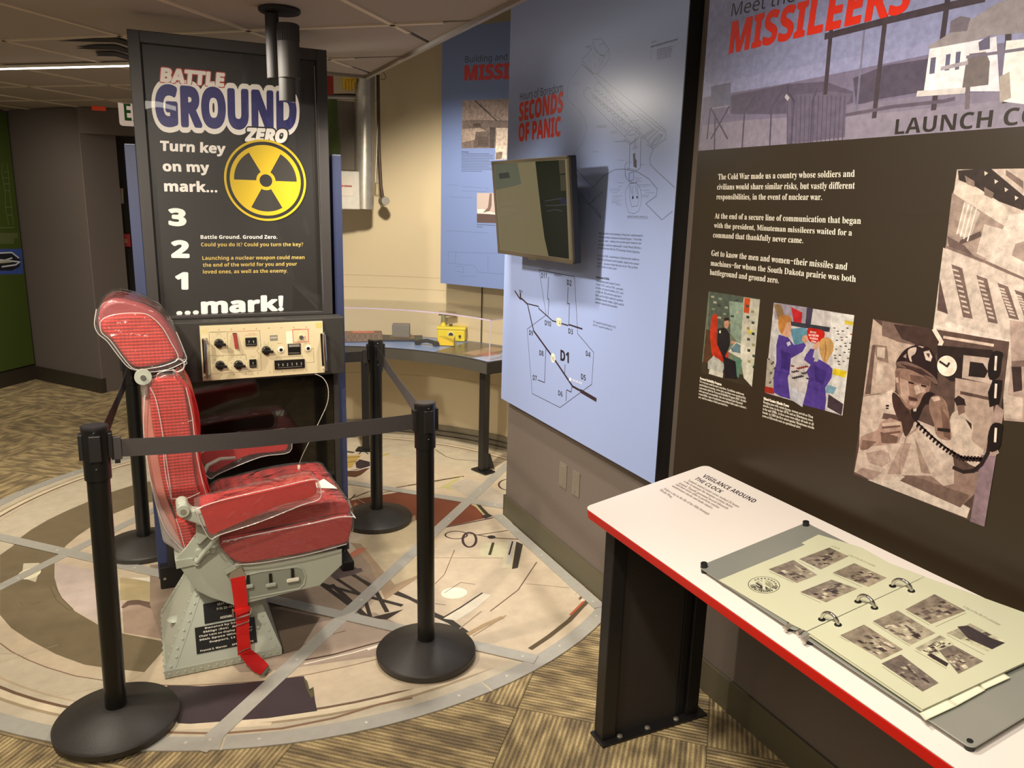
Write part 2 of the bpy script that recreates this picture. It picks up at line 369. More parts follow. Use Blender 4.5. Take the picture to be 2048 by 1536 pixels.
def carpet_mat():
    m = bpy.data.materials.new('ribbed_carpet'); m.use_nodes = True; n = m.node_tree.nodes; l = m.node_tree.links; b = n['Principled BSDF']
    tc = n.new('ShaderNodeTexCoord')
    wv = n.new('ShaderNodeTexWave'); wv.bands_direction = 'X'; wv.inputs['Scale'].default_value = 21; wv.inputs['Distortion'].default_value = 1.1; wv.inputs['Detail'].default_value = 3; wv.inputs['Detail Scale'].default_value = 9
    l.new(tc.outputs['Object'], wv.inputs[0])
    nz = n.new('ShaderNodeTexNoise'); nz.inputs['Scale'].default_value = 260; nz.inputs['Detail'].default_value = 2; l.new(tc.outputs['Object'], nz.inputs['Vector'])
    mp = n.new('ShaderNodeMapping'); mp.inputs['Scale'].default_value = (30, 9, 1); l.new(tc.outputs['Object'], mp.inputs[0])
    oi = n.new('ShaderNodeObjectInfo'); sm = n.new('ShaderNodeVectorMath'); sm.operation = 'SCALE'; sm.inputs[0].default_value = (37, 53, 11); l.new(oi.outputs['Random'], sm.inputs['Scale']); 
    l.new(sm.outputs[0], mp.inputs['Location'])
    vo = n.new('ShaderNodeTexNoise'); vo.inputs['Scale'].default_value = 1.0; vo.inputs['Detail'].default_value = 1; l.new(mp.outputs[0], vo.inputs['Vector'])
    cr = n.new('ShaderNodeValToRGB'); e = cr.color_ramp.elements
    e[0].position = .36; e[0].color = lin((138, 120, 90))+(1,); e[1].position = .66; e[1].color = lin((206, 182, 132))+(1,)
    x = cr.color_ramp.elements.new(.5); x.color = lin((172, 150, 108))+(1,)
    l.new(vo.outputs[0], cr.inputs[0])
    mu = n.new('ShaderNodeMath'); mu.operation = 'MULTIPLY_ADD'; l.new(wv.outputs['Fac'], mu.inputs[0]); mu.inputs[1].default_value = .75
    l.new(nz.outputs[0], mu.inputs[2])
    mr = n.new('ShaderNodeMapRange'); mr.inputs[1].default_value = .3; mr.inputs[2].default_value = 1.2; mr.inputs[3].default_value = .42; mr.inputs[4].default_value = 1.2; l.new(mu.outputs[0], mr.inputs[0])
    vm = n.new('ShaderNodeVectorMath'); vm.operation = 'SCALE'; l.new(cr.outputs[0], vm.inputs[0]); l.new(mr.outputs[0], vm.inputs['Scale'])
    l.new(vm.outputs[0], b.inputs['Base Color']); b.inputs['Roughness'].default_value = .95
    bp = n.new('ShaderNodeBump'); bp.inputs['Strength'].default_value = .8; bp.inputs['Distance'].default_value = .006; l.new(mu.outputs[0], bp.inputs['Height']); l.new(bp.outputs[0], b.inputs['Normal'])
    return m
M_carpet = carpet_mat()

# ---------------------------------------------------------------- floor
floor = struct(box('floor', -5, 2.6, -2.2, 10, -.10, -.006, mat('floor_slab', (90, 80, 64), .95)))
ta = Vector((.759, -.651)); tb = Vector((.651, .759)); t0 = Vector((1.003, 2.001)); S = .6
tm = MB().box(-S/2+.0008, S/2-.0008, -S/2+.0008, S/2-.0008, -.006, 0).build('carpet_tile', M_carpet, floor)
first = True; RC = Vector((.62, 3.735)); RR = 1.655
ang = math.atan2(ta.y, ta.x)
for i in range(-14, 15):
    for j in range(-14, 15):
        c = t0+ta*(S*(i+.5))+tb*(S*(j+.5))
        if not (-3.0 < c.x < 2.0 and -.3 < c.y < 8.9): continue
        if (c-RC).length < RR-.45 or (c.x > 1.95): continue
        q = Vector((c.x, c.y, 0)) - EYE     # tiles beyond either side of the view are left to the slab
        fwd = q.dot(RF)
        if fwd < .1 or abs(q.dot(RX)/fwd) > 1.8: continue
        o = tm if first else tm.copy()
        if not first: C.objects.link(o); o.parent = floor
        first = False
        o.location = (c.x, c.y, 0); o.rotation_euler = (0, 0, ang+(0 if (i+j) % 2 else PI/2))

# ---------------------------------------------------------------- ceiling (dropped tile ceiling, open edge on the right)
HC = 2.22; XE = 1.105
cu = Vector((.669, .743)); cn = Vector((-.743, .669)); u0 = 2.787; n0 = 1.324; ST = .608
ceil = struct(MB().prism([(-5,-2.2),(XE,-2.2),(XE,4.2),(.6,4.2),(.6,10),(-5,10)], lambda a,b,d:(a,b,d), HC+.012, HC+.05).build('ceiling', mat('ceiling_void', (40, 36, 32), .9)))
def clip_poly(poly):
    def cut(P, f):
        out = []
        for i in range(len(P)):
            a, b = P[i], P[(i+1) % len(P)]; fa, fb = f(a), f(b)
            if fa >= 0: out.append(a)
            if (fa >= 0) != (fb >= 0): t = fa/(fa-fb); out.append((a[0]+(b[0]-a[0])*t, a[1]+(b[1]-a[1])*t))
        return out
    cx_ = sum(p[0] for p in poly)/4; cy_ = sum(p[1] for p in poly)/4
    P = cut(poly, lambda p: XE-p[0])
    if P and cy_ > 3.9:
        if cx_ > .6: P = cut(P, lambda p: 4.2-p[1])
        else: P = cut(P, lambda p: (.6-p[0]) if cy_ > 4.4 else 1)
        if P and cx_ > .6 and cy_ > 4.7: P = []
    return P
for i in range(-16, 16):
    for j in range(-16, 16):
        cor = [cu*(u0+ST*(i+a))+cn*(n0+ST*(j+b)) for a, b in ((0,0),(1,0),(1,1),(0,1))]
        c = (cor[0]+cor[2])/2
        if not (-3.0 < c.x < 1.7 and .2 < c.y < 8.8): continue
        q = Vector((c.x, c.y, HC))-EYE; fw = q.dot(RF)
        if fw < -.6 or (fw > .2 and abs(q.dot(RX)/fw) > 1.9): continue
        g = .011
        P = clip_poly([tuple(cor[0]+cu*g+cn*g), tuple(cor[1]-cu*g+cn*g), tuple(cor[2]-cu*g-cn*g), tuple(cor[3]+cu*g-cn*g)])
        if len(P) >= 3: MB().prism(P, lambda a,b,d:(a,b,d), HC+.004, HC+.0115).build('ceiling_tile', M_ctile, ceil)
def seg_clip(a, b):      # keep the tee inside the ceiling outline
    pts = [a+(b-a)*k/80 for k in range(81)]
    ok = [p for p in pts if p.x < XE-.004 and (p.y < 4.19 or p.x < .59) and -3.6 < p.x and -.4 < p.y < 9.2]
    return (ok[0], ok[-1]) if len(ok) > 2 else None
for k in range(-14, 14):
    for d, nn, base in ((cu, cn, n0), (cn, cu, u0)):
        mid = nn*(base+ST*k); a = mid+d*(-9); b = mid+d*9
        r = seg_clip(a, b)
        if r: MB().bar((*r[0], HC+.001), (*r[1], HC+.001), .022, .006).build('ceiling_tee', M_tee, ceil)
M_lip = mat('ceiling_edge_trim', (138, 126, 112), .5)
struct(box('trim_1', XE, XE+.018, -2.2, 4.2, HC-.012, HC+.06, M_lip))
struct(box('trim_2', .6, XE+.018, 4.2, 4.218, HC-.012, HC+.06, M_lip))
struct(box('ceiling_upper', .25, 2.6, -2.2, 6.2, 2.95, 3.0, mat('upper_ceiling_paint', (96, 86, 74), .9)))

# ---------------------------------------------------------------- walls
XW = 1.633
struct(box('wall_right', XW, XW+.30, -2.2, 3.482, 0, 2.95, M_wall))
struct(box('baseboard_right', XW-.010, XW, -2.2, 3.482, 0, .115, M_base, bevel=.003))
struct(box('baseboard_pier', XW-.010, XW+.30, 3.482, 3.492, 0, .115, M_base))
RWc = (.692, 3.774); RWr = 1.602
def arc_wall(name, r0, r1, z0, z1, a0, a1, mt, n=64, parent=None, smooth=True):
    b = MB(); P = []
    for i in range(n+1):
        t = math.radians(a0+(a1-a0)*i/n); P.append((math.cos(t), math.sin(t)))
    vs = []
    for c, s_ in P:
        for r, z in ((r0,z0),(r1,z0),(r1,z1),(r0,z1)): vs.append((RWc[0]+c*r, RWc[1]+s_*r, z))
    fs = []
    for i in range(n):
        for k in range(4): fs.append((i*4+k, i*4+(k+1)%4, (i+1)*4+(k+1)%4, (i+1)*4+k))
    fs += [(0,1,2,3), tuple(n*4+k for k in range(4))]
    return b.add(vs, fs).build(name, mt, parent, smooth=smooth)
struct(arc_wall('wall_back', RWr, RWr+.12, 0, 2.95, -11, 97, M_cream))
struct(MB().box(1.985, 1.991, 4.688, 4.694, .086, 1.3).build('trim_9', mat('dark_seam', (40, 36, 32), .5)))
struct(arc_wall('baseboard_back', RWr-.012, RWr, .05, .085, -11, 97, mat('grey_cove_trim', (128, 118, 96), .5)))
struct(arc_wall('trim_3', RWr-.030, RWr, .022, .046, -11, 97, mat('grey_cove_trim2', (112, 104, 88), .5)))
struct(arc_wall('trim_4', RWr-.042, RWr, 0, .016, -11, 97, mat('grey_cove_trim3', (140, 130, 108), .5)))
for zz, nm in ((1.02, 'trim_5'), (1.10, 'trim_6'), (.42, 'trim_7')):
    struct(arc_wall(nm, RWr-.0015, RWr, zz, zz+.004, -11, 97, mat('cream_trim', (190, 174, 140), .7)))

# far hall on the left
gA = Vector((-.919, 7.753)); gB = Vector((-1.6, 6.85))
def slab(name, a, b, th, z0, z1, mt, parent=None):    # wall from a to b, thickness on its far side
    a = Vector(a); b = Vector(b); t = (b-a).normalized(); n = Vector((-t.y, t.x))*th
    return MB().hexa([(a.x,a.y,z0),(b.x,b.y,z0),(b.x+n.x,b.y+n.y,z0),(a.x+n.x,a.y+n.y,z0),(a.x,a.y,z1),(b.x,b.y,z1),(b.x+n.x,b.y+n.y,z1),(a.x+n.x,a.y+n.y,z1)]).build(name, mt, parent)
struct(slab('wall_left', (-2.6, 5.52), (-.919, 7.753), .15, 0, HC, M_wall2))
struct(slab('baseboard_left', (-2.6+.02, 5.52-.015), (-.919+.004, 7.753-.003), -.012, 0, .13, M_base2))
pc = (-.371, 7.009); pj = (-.20, 7.25)
struct(slab('wall_pillar', (-.919, 7.753), pc, .3, 0, HC, M_wall2))
struct(slab('baseboard_pillar', (-.927, 7.745), (pc[0]-.004, pc[1]-.01), -.01, 0, .12, M_base2))
jm = mat('jamb_paint', (124, 110, 104), .7)
struct(slab('trim_8', pc, pj, .004, 0, 2.03, jm)); struct(slab('baseboard_jamb', (pc[0]+.004, pc[1]-.012), (pj[0]+.01, pj[1]-.004), .01, 0, .12, M_base2))
struct(slab('wall_header', pc, (1.2, 6.7), .12, 2.03, HC, M_wall2))
struct(slab('wall_far', (-.30, 7.45), (1.4, 7.2), .1, 0, HC, M_dark))

# ---------------------------------------------------------------- floor graphic: printed vinyl disc held by aluminium strips
disc = thing('floor_graphic', 'round printed vinyl floor graphic of pale concrete and machinery under aluminium strips', 'floor graphic', (.6, 3.7, 0))
FZ = pZ(.0022)
XG = 1.620
def ring_pts(r, n=140, c=(.62, 3.735)):
    out = []
    for k in range(n):
        t = 2*PI*k/n; x, y = c[0]+r*math.cos(t), c[1]+r*math.sin(t)
        if y < 3.49: x = min(x, XG)
        d = math.hypot(x-RWc[0], y-RWc[1])
        if d > RWr-.045 and y > 3.48 and x > .35: x, y = RWc[0]+(x-RWc[0])*(RWr-.045)/d, RWc[1]+(y-RWc[1])*(RWr-.045)/d
        out.append((x, y))
    return out
Rg = 1.655
# measured outline of the ring: left side bulges a little
outline = [tuple(wz(*p)[:2]) for p in [(0,1478),(60,1497),(120,1510),(310,1536),(420,1518),(560,1500),(700,1471),(800,1444),(900,1408),(1000,1362),(1060,1328),(1120,1286),(1170,1253),(1203,1222)]]
def warp(x, y):      # radius correction measured along the rim
    return x, y
P = Print(FZ, eps=.00004, base=.0)
P.g = 0
vinyl = MB().prism(ring_pts(Rg), lambda a,b,d:(a,b,d), .0002, .0020).build('vinyl_sheet', mat('cream_vinyl', (206, 192, 162), .4), disc)
CR = (210, 197, 171)
base_poly = ring_pts(Rg)
P.poly(CR, base_poly, uv=True)
fz = ZM(0, 860, 5.12); f2 = ZM(0, 960, 2.667); f3 = ZM(380, 1100, 2.438); f4 = ZM(640, 840, 3.413); f5 = ZM(680, 840, 5.851)
def rim(r0, r1, col, a0=0, a1=360):
    A = [math.radians(a0+(a1-a0)*i/100) for i in range(101)]
    c = (.62, 3.735); z = P.layer([(c[0]-r1, c[1]-r1), (c[0]+r1, c[1]+r1)]) if False else P.z0+.00006
    for i in range(100):
        q = [(c[0]+r*math.cos(t), c[1]+r*math.sin(t)) for r, t in ((r0,A[i]),(r0,A[i+1]),(r1,A[i+1]),(r1,A[i]))]
        if all((x < XG or y > 3.49) and not (y > 3.48 and x > .35 and math.hypot(x-RWc[0], y-RWc[1]) > RWr-.05) for x, y in q):
            P.v += [P.p.at(a, b, z) for a, b in q]; k = len(P.v)-4; P.face((k,k+1,k+2,k+3), lin(col))
rim(1.500, 1.512, (122, 96, 76)); rim(1.512, 1.54, (232, 216, 184)); rim(1.54, 1.552, (176, 156, 126)); rim(1.47, 1.478, (196, 176, 146))
# large circle of lighter concrete with dark green arc on the left
P.poly((212, 194, 166), fz((0,1290),(130,1190),(320,1020),(600,880),(900,735),(1350,570))+[(420,920),(640,900),(820,915),(1000,960),(1010,1030),(1190,1235),(1120,1290),(900,1365),(640,1410),(420,1400),(205,1350)]+f2((450,1060),(250,1000),(60,915),(0,870)))
P.poly((128, 114, 88), fz((130,1190),(200,1110),(320,1020),(500,915),(700,820),(900,735),(1140,635),(1350,570),(1560,520),(1590,730),(1365,775),(1160,860),(920,1000),(800,1080),(680,1180),(600,1280),(560,1360))+f2((290,520),(320,620),(400,700),(520,770),(660,820),(870,860),(880,900),(770,1025),(550,1000),(450,985),(300,930),(150,850),(60,790),(0,720),(0,400)))
P.line((150, 120, 100), f2((0,870),(60,915),(150,960),(250,1000),(400,1045),(560,1070),(760,1090),(900,1095))+f3((0,660),(200,650),(420,635),(590,605),(800,560),(920,530)), .005)
P.line((190, 172, 144), f2((0,925),(120,930)), .003)
P.poly((206, 188, 176), f2((300,440),(500,480),(620,520),(650,640),(640,790),(520,765),(400,695),(320,615),(290,520)))
P.poly((176, 152, 132), f2((650,660),(700,640),(760,645),(950,690),(900,740),(880,850),(660,815)))
P.poly((112, 92, 78), f2((645,680),(680,645),(730,638),(850,660),(960,690),(930,715),(850,700),(740,665),(690,668),(660,685)))
P.poly((190, 172, 130), f2((640,520),(845,545),(1060,600),(1100,640),(960,690),(760,640),(640,640)))
P.poly((244, 236, 214), f2((690,522),(845,520),(845,552))); P.poly((215, 204, 176), f2((125,445),(210,442),(205,500),(190,545),(115,520)))
P.disc((248, 240, 205), P.p.px((59, 1147)), .042, .055)
for q in (((110,655),(215,650),(195,660),(120,668)), ((265,565),(290,560),(330,630),(390,690),(370,697),(300,640))): P.line((104, 94, 72), f2(*q), .003, closed=True)
# radial seams
for q in (((0,1290-0),(0,1290)),): pass
for a, b in (((0,1325),(115,1290)),((215,1365),(205,1360)),((95,1395),(205,1375)),((160,1420),(290,1345))): P.line((190, 170, 138), [a, b], .0025)
# dark purple patch near the front
P.poly((70, 58, 62), f2((865,1148),(895,1095),(1080,1100))+f3((250,650),(555,615),(580,680),(602,668),(610,735),(620,785),(380,820),(0,848),(0,700))[0:7]+f3((0,848),(-60,845),(-75,810)))
P.poly((96, 92, 60), f3((552,618),(572,640),(585,690),(600,668),(605,712),(590,720),(570,680)))
P.line((150, 118, 92), f3((-100,890),(150,895),(450,870),(700,820),(930,750),(1080,722)), .010)
P.poly((232, 214, 182), f3((-120,860),(90,850),(400,840),(390,858),(80,872),(-120,880)))
# brown concrete field under and right of the chair
P.poly((158, 138, 118), [(300,1130),(420,1120),(560,1130),(690,1110),(790,1080),(760,1180),(700,1245),(590,1290),(470,1330),(330,1300),(300,1210)])
P.poly((176, 156, 138), [(420,1290),(600,1240),(750,1225),(840,1270),(840,1300),(700,1320),(560,1340),(480,1345)])
P.poly((116, 100, 84), [(540,1215),(640,1235),(600,1300),(560,1310),(520,1240)])
P.line((96, 80, 66), [(560,1310),(640,1275),(690,1262)], .004)
P.poly((92, 76, 62), f3((390,285),(480,270),(430,260),(490,240),(420,235),(380,250)))
# dark truss lines
f3b = f3
TR = (58, 50, 44)
P.poly(TR, f3((650,180),(700,165),(760,215),(880,330),(1040,290),(960,340),(850,330),(700,190)))
for q, wd in ((((640,165),(820,215),(1030,270)), .02), (((650,172),(770,260),(860,325)), .022), (((700,130),(850,230),(880,330)), .016), (((780,110),(900,190),(960,300)), .018), (((760,105),(900,180),(1110,250)), .016)): P.line(TR, f3(*q), wd)
P.line((66, 62, 56), f3((700,100),(830,95)), .02)
P.line((72, 64, 56), f3((940,175),(1110,250)), .010); P.line((60, 58, 48), f3((1190,315),(1270,350),(1340,400)), .028); P.line((60, 54, 48), f3((950,180),(1060,230),(1120,260),(1200,320)), .02)
P.line((216, 208, 190), f3((1200,335),(1300,395)), .008); P.line((60, 56, 90), f3((1190,385),(1215,370)), .016); P.line((70, 62, 110), f3((965,455),(1050,430)), .02)
P.line((78, 60, 48), f3((520,545),(700,510),(900,455),(1040,415)), .008); P.line((240, 232, 214), f3((560,556),(800,500),(1050,425)), .006)
P.line((238, 228, 206), f3((870,485),(980,450)), .012)
P.line((176, 150, 112), f3((1340,420),(1430,370),(1520,330)), .022); P.line((160, 140, 116), f3((1300,395),(1420,300)), .006); P.line((160, 140, 116), f3((1380,420),(1540,320)), .006)
P.poly((232, 222, 198), f3((1235,335),(1340,265),(1425,212),(1470,218),(1400,280),(1300,345))); P.line((66, 56, 52), f3((1235,330),(1320,280),(1425,210)), .008)
P.disc((250, 240, 214), P.p.px(f3((1288,210))[0]), .055, .048); P.line((110, 96, 86), f3((1195,262),(1245,268)), .003); P.line((110, 96, 86), f3((1240,210),(1320,158),(1390,168)), .003)
P.line((120, 92, 78), f3((1465,298),(1600,195),(1690,60)), .005); P.line((120, 92, 78), f3((1195,165),(1240,120),(1290,0)), .003)
P.line((150, 138, 120), f3((1195,38),(1560,40)), .003); P.line((150, 138, 120), f3((1640,165),(1850,185)), .003)
P.poly((212, 203, 168), f4((1100,840),(1340,830),(1300,1010),(1240,1015),(1250,940),(1090,930))); P.line((72, 70, 40), f4((1182,840),(1158,920)), .014); P.poly((66, 60, 50), f4((1340,830),(1385,850),(1350,1010),(1310,1018)))
P.poly((196, 190, 176), f4((1290,820),(1335,825),(1300,980),(1270,990))); P.line((70, 50, 44), f4((1315,830),(1290,920)), .008)
# dark strip arc and right edge details
P.line((98, 84, 62), f4((1820,1240),(1700,1370),(1560,1480),(1440,1560)), .020); P.line((186, 96, 66), f4((1800,1240),(1710,1330)), .010)
# cable loops printed on the graphic
def loop(c, rx, ry, wd, col=(70, 54, 52)):
    pts = [f4((c[0]+rx*math.cos(t), c[1]+ry*math.sin(t)))[0] for t in [2*PI*k/22 for k in range(22)]]
    P.line(col, pts, wd, closed=True)
loop((930,785), 75, 26, .008); loop((1020,818), 46, 50, .012)
P.line((80, 64, 60), f4((990,770),(1100,790),(1180,805),(1350,815)), .007); P.line((80, 64, 60), f4((1080,785),(1280,755)), .006)
P.disc((56, 50, 50), P.p.px(f4((1170,800))[0]), .02)
# rust field
P.poly((128, 72, 52), f4((200,550),(340,525),(560,490),(660,490),(780,512),(970,540),(1090,610),(1170,660),(1000,700),(780,745),(660,770),(560,760),(470,700),(240,640)))
P.poly((168, 116, 88), f4((200,640),(240,560),(330,640),(330,680)))
P.line((70, 44, 60), f4((780,748),(1000,705),(1180,668)), .010)
P.line((196, 172, 150), f4((220,520),(345,590)), .006)
P.line((84, 62, 50), f4((190,545),(330,490),(660,440),(980,385)), .010); P.line((84, 62, 50), f4((400,500),(560,475)), .008); P.line((84, 62, 50), f4((205,545),(240,510)), .01)
P.line((112, 100, 60), f4((600,445),(980,382)), .006)
P.poly((200, 190, 140), f4((1040,570),(1060,560),(1180,660),(1120,655))); P.poly((74, 66, 44), f4((1060,570),(1090,575),(1160,650),(1120,640)))
P.poly((200, 194, 128), f4((800,470),(930,400),(980,380),(880,450),(910,480),(830,460))); P.poly((196, 184, 166), f4((880,450),(1000,400),(1150,440),(1270,520),(1260,600),(1120,590),(1050,545),(960,500)))
P.poly((70, 60, 54), f4((1100,660),(1140,635),(1180,655),(1130,675))); P.poly((178, 60, 40), f4((500,640),(650,660),(640,690),(520,660)))
P.line((92, 80, 70), f4((785,200),(860,250),(920,268),(1240,293)), .006)
P.poly((96, 62, 44), f5((70,590),(350,560),(250,640),(180,670),(75,660))); P.poly((60, 48, 52), f5((180,500),(230,460),(350,490),(350,540),(250,575),(190,560))); P.line((236, 228, 220), f5((90,590),(200,590),(350,545)), .010)
P.poly((190, 160, 90), f5((75,420),(250,410),(130,560),(75,560))); P.line((120, 96, 50), f5((80,440),(230,430)), .01); P.line((120, 96, 50), f5((80,500),(190,480)), .01); P.line((80, 70, 60), f5((85,370),(150,380)), .03); P.line((90, 80, 70), f5((220,400),(250,370),(300,375),(330,400)), .01)
P.line((206, 176, 60), f5((500,415),(570,392)), .016)
loop((1290,442), 70, 38, .010)
P.poly((176, 150, 120), [(700,1085),(740,1090),(830,1030),(845,1150),(770,1200),(740,1130)]) ; P.poly((206, 188, 152), [(715,1080),(835,1040),(880,1060),(860,1140),(790,1170),(740,1110)])
P.poly((210, 130, 100), f4((200,915),(260,875),(320,875),(280,910),(230,938)))
P.poly((96, 80, 76), f4((60,1050),(140,985),(220,1000),(300,1030),(220,1060),(100,1090)))
P.build('printed_image', print_mat('floor_print', .42, 0, .10, 14), disc)
# aluminium strips
SCREWS = []
def strip(a, b, wd, z0=.0023, z1=.0048, name='aluminium_strip', ends=.02):
    a = Vector(a).to_2d() if len(a) > 2 else Vector(a); b = Vector(b).to_2d() if len(b) > 2 else Vector(b); t = (b-a).normalized(); n = Vector((-t.y, t.x))*wd/2
    MB().hexa([(*(a-n),z0),(*(b-n),z0),(*(b+n),z0),(*(a+n),z0),(*(a-n),z1),(*(b-n),z1),(*(b+n),z1),(*(a+n),z1)]).build(name, M_strip, disc)
    L = (b-a).length; k = max(2, int(L/.42)+1)
    for i in range(k): SCREWS.append((*(a+t*(ends+.03+(L-2*ends-.06)*i/(k-1))), z1))
strip(wz(398,1503)+Vector((0,0,0)), wz(1018,928), .056)
strip(wz(1072,1322), (-.80, 4.19), .056, .0049, .0074)
strip((-.90, 3.235), (.05, 4.30), .050, .0024, .0048); strip((-.02, 4.25), (.60, 4.95), .05)
strip(wz(560,945), wz(1008,1015), .056, .0049, .0074)
strip((1.588, 3.49), (1.588, 2.455), .05, .0049, .0074)
RIMR = 1.640
def rimseg(a0, a1):
    n = max(6, int(abs(a1-a0)/3)); c = (.62, 3.735); vs = []; fs = []
    for i in range(n+1):
        t = math.radians(a0+(a1-a0)*i/n)
        for r, z in ((RIMR-.045, .0023), (RIMR+.016, .0002), (RIMR+.016, .0046), (RIMR-.045, .0048)): vs.append((c[0]+r*math.cos(t), c[1]+r*math.sin(t), z))
    for i in range(n):
        for k in range(4): fs.append((i*4+k, i*4+(k+1)%4, (i+1)*4+(k+1)%4, (i+1)*4+k))
    fs += [(0,1,2,3), tuple(n*4+k for k in range(4))]
    MB().add(vs, fs).build('aluminium_rim', M_strip, disc)
    for q in (.12, .5, .88):
        t = math.radians(a0+(a1-a0)*q); SCREWS.append((c[0]+(RIMR-.02)*math.cos(t), c[1]+(RIMR-.02)*math.sin(t), .0048))
for a0, a1 in ((-52.2,-78),(-78.3,-108),(-108.3,-139),(-139.3,-170),(-170.3,-201),(-201.3,-232),(-232.3,-258)): rimseg(a0, a1)
sm0 = MB().lathe([(.0062,0),(.0062,.0006),(.003,.0014)], n=10).build('screw', mat('pale_screw', (226, 220, 205), .35, metal=.3), disc)
for i, p in enumerate(SCREWS):
    o = sm0 if i == 0 else sm0.copy()
    if i: C.objects.link(o); o.parent = disc; o.matrix_parent_inverse = Matrix.Translation(-disc.location)
    o.location = p

# ---------------------------------------------------------------- stanchions and belts
def stanchion(x, y, lx, ly, h, label):
    t = thing('barrier_post', label, 'barrier post', (x, y, .005), 'belt barrier posts around the chair')
    Z = .005
    MB().lathe([(.160,Z),(.176,Z+.003),(.178,Z+.022),(.172,Z+.030),(.06,Z+.062),(.044,Z+.067),(.036,Z+.067)], (x,y,0), 64).build('base', M_base_disc, t, smooth=True)
    a = Vector((x, y, Z+.05)); b = Vector((lx, ly, h)); u = (b-a)/(b-a).length
    MB().cyl(a, b-u*.01, .0305, 40).build('pole', M_post, t, smooth=True)
    hd = MB().cyl(b-u*.155, b-u*.006, .0355, 40); hd.build('belt_head', M_post, t, smooth=True)
    MB().cyl(b-u*.006, b, .0365, 40).build('cap', M_black, t, smooth=True)
    MB().cyl(b, b+u*.0015, .030, 32).build('cap_disc', mat('cap_insert', (44, 42, 46), .3), t)
    for k in range(4):
        an = PI/4*0 + k*PI/2; d = Vector((math.cos(an), math.sin(an), 0))
        MB().bar(b-u*.095+d*.037, b-u*.020+d*.037, .03, .012, d).build('belt_slot', M_black, t, bevel=.002)
    for q in (.012, .118): MB().lathe([(.0035,0),(.003,.002)], (0,0,0), 8).build('rivet', M_steel, t).location = tuple(b-u*q+Vector((0,-.0375,0)))
    return b, u
BFL, UFL = stanchion(-.172, 2.405, -.158, 2.405, .958, 'black barrier post at front left with its belt clip holding the front belt')
BFR, UFR = stanchion(.825, 2.400, .818, 2.400, .946, 'black barrier post at front right nearest the reading rail')
BBR, UBR = stanchion(.989, 3.653, .993, 3.653, .940, 'black barrier post at back right beside the console cabinet')
BBL, UBL = stanchion(-.087, 3.722, -.080, 3.722, .940, 'black barrier post at back left behind the red headrest')
def belt(a, b, za, zb, wd, sag, label, clip_at='a'):
    t = thing('barrier_belt', label, 'barrier belt', tuple((a+b)/2), 'retractable belts between the posts')
    d = (b-a); d.z = 0; d.normalize(); A = Vector((a.x, a.y, za))+d*.038; B = Vector((b.x, b.y, zb))-d*.038
    n = Vector((-d.y, d.x, 0))*.0009; N = 24; vs = []; fs = []
    for i in range(N+1):
        q = i/N; p = A.lerp(B, q); p.z -= sag*4*q*(1-q); tw = .0025*math.sin(q*9)
        for s_, h in ((-1,-1),(1,-1),(1,1),(-1,1)): vs.append(p+n*s_+Vector((n.x*8*h*tw*100, n.y*8*h*tw*100, h*wd/2)))
    for i in range(N):
        for k in range(4): fs.append((i*4+k, i*4+(k+1)%4, (i+1)*4+(k+1)%4, (i+1)*4+k))
    fs += [(0,1,2,3), tuple(N*4+k for k in range(4))]
    MB().add(vs, fs).build('webbing', M_belt, t, smooth=False)
    E, s_ = (A, 1) if clip_at == 'a' else (B, -1)
    MB().bar(E-d*s_*.002, E+d*s_*.026, .012, wd+.016, (0,0,1)).build('belt_clip', mat('grey_plastic_clip', (62, 58, 56), .5), t, bevel=.002)
    MB().bar(E+d*s_*.006+Vector((0,0,-wd/2-.013)), E+d*s_*.020+Vector((0,0,-wd/2-.013)), .010, .012, (0,0,1)).build('clip_latch', M_black, t)
    return t
belt(BFL, BFR, .888, .884, .052, .012, 'front charcoal belt stretched across the chair between the two front posts')
belt(BFL, BBL, .884, .862, .050, .004, 'charcoal belt running back from the front left post behind the headrest', 'b')
belt(BBR, BFR, .888, .886, .050, .004, 'charcoal belt slanting from the back right post to the front right post', 'b')
belt(BBR, BBL, .860, .860, .050, .004, 'charcoal belt passing behind the console cabinet from the back right post')

# ---------------------------------------------------------------- console cabinet with poster
cab = thing('console_cabinet', 'tall dark cabinet with framed black poster above a launch control panel', 'cabinet', (.36, 3.4, 0))
YF = 3.285
M_side = M_blue
# blue side posts and the back body
for x0, x1, nm in ((-.034, .004, 'side_post'), (.728, .766, 'side_post')):
    MB().box(x0, x1, YF+.03, YF+.17, .03, 1.772).build(nm, M_blue, cab, bevel=.002)
    MB().box(x0+.002, x1-.002, YF+.03, YF+.17, 1.772, 1.776).build('post_cap', mat('pale_cap', (120, 130, 150), .5), cab)
box('back_panel', .004, .728, YF+.10, YF+.13, .05, 1.76, M_navy, cab)
box('lower_panel', .03, .705, YF+.005, YF+.012, .10, .90, M_gloss, cab)
box('lower_frame', .004, .030, YF-.006, YF+.10, .0055, .90, M_frame, cab, bevel=.002)
box('lower_frame', .705, .728, YF-.006, YF+.10, .0055, .90, M_frame, cab, bevel=.002)
box('kick_plate', -.03, .748, YF-.012, YF+.17, .0055, .10, M_black, cab, bevel=.003)
for x in (-.012, .735): MB().cyl((x, YF-.012, .05), (x, YF-.016, .05), .006, 12).build('bolt', M_steel, cab)
box('foot_block', .70, .75, YF-.13, YF-.013, .0055, .045, M_black, cab, bevel=.004)
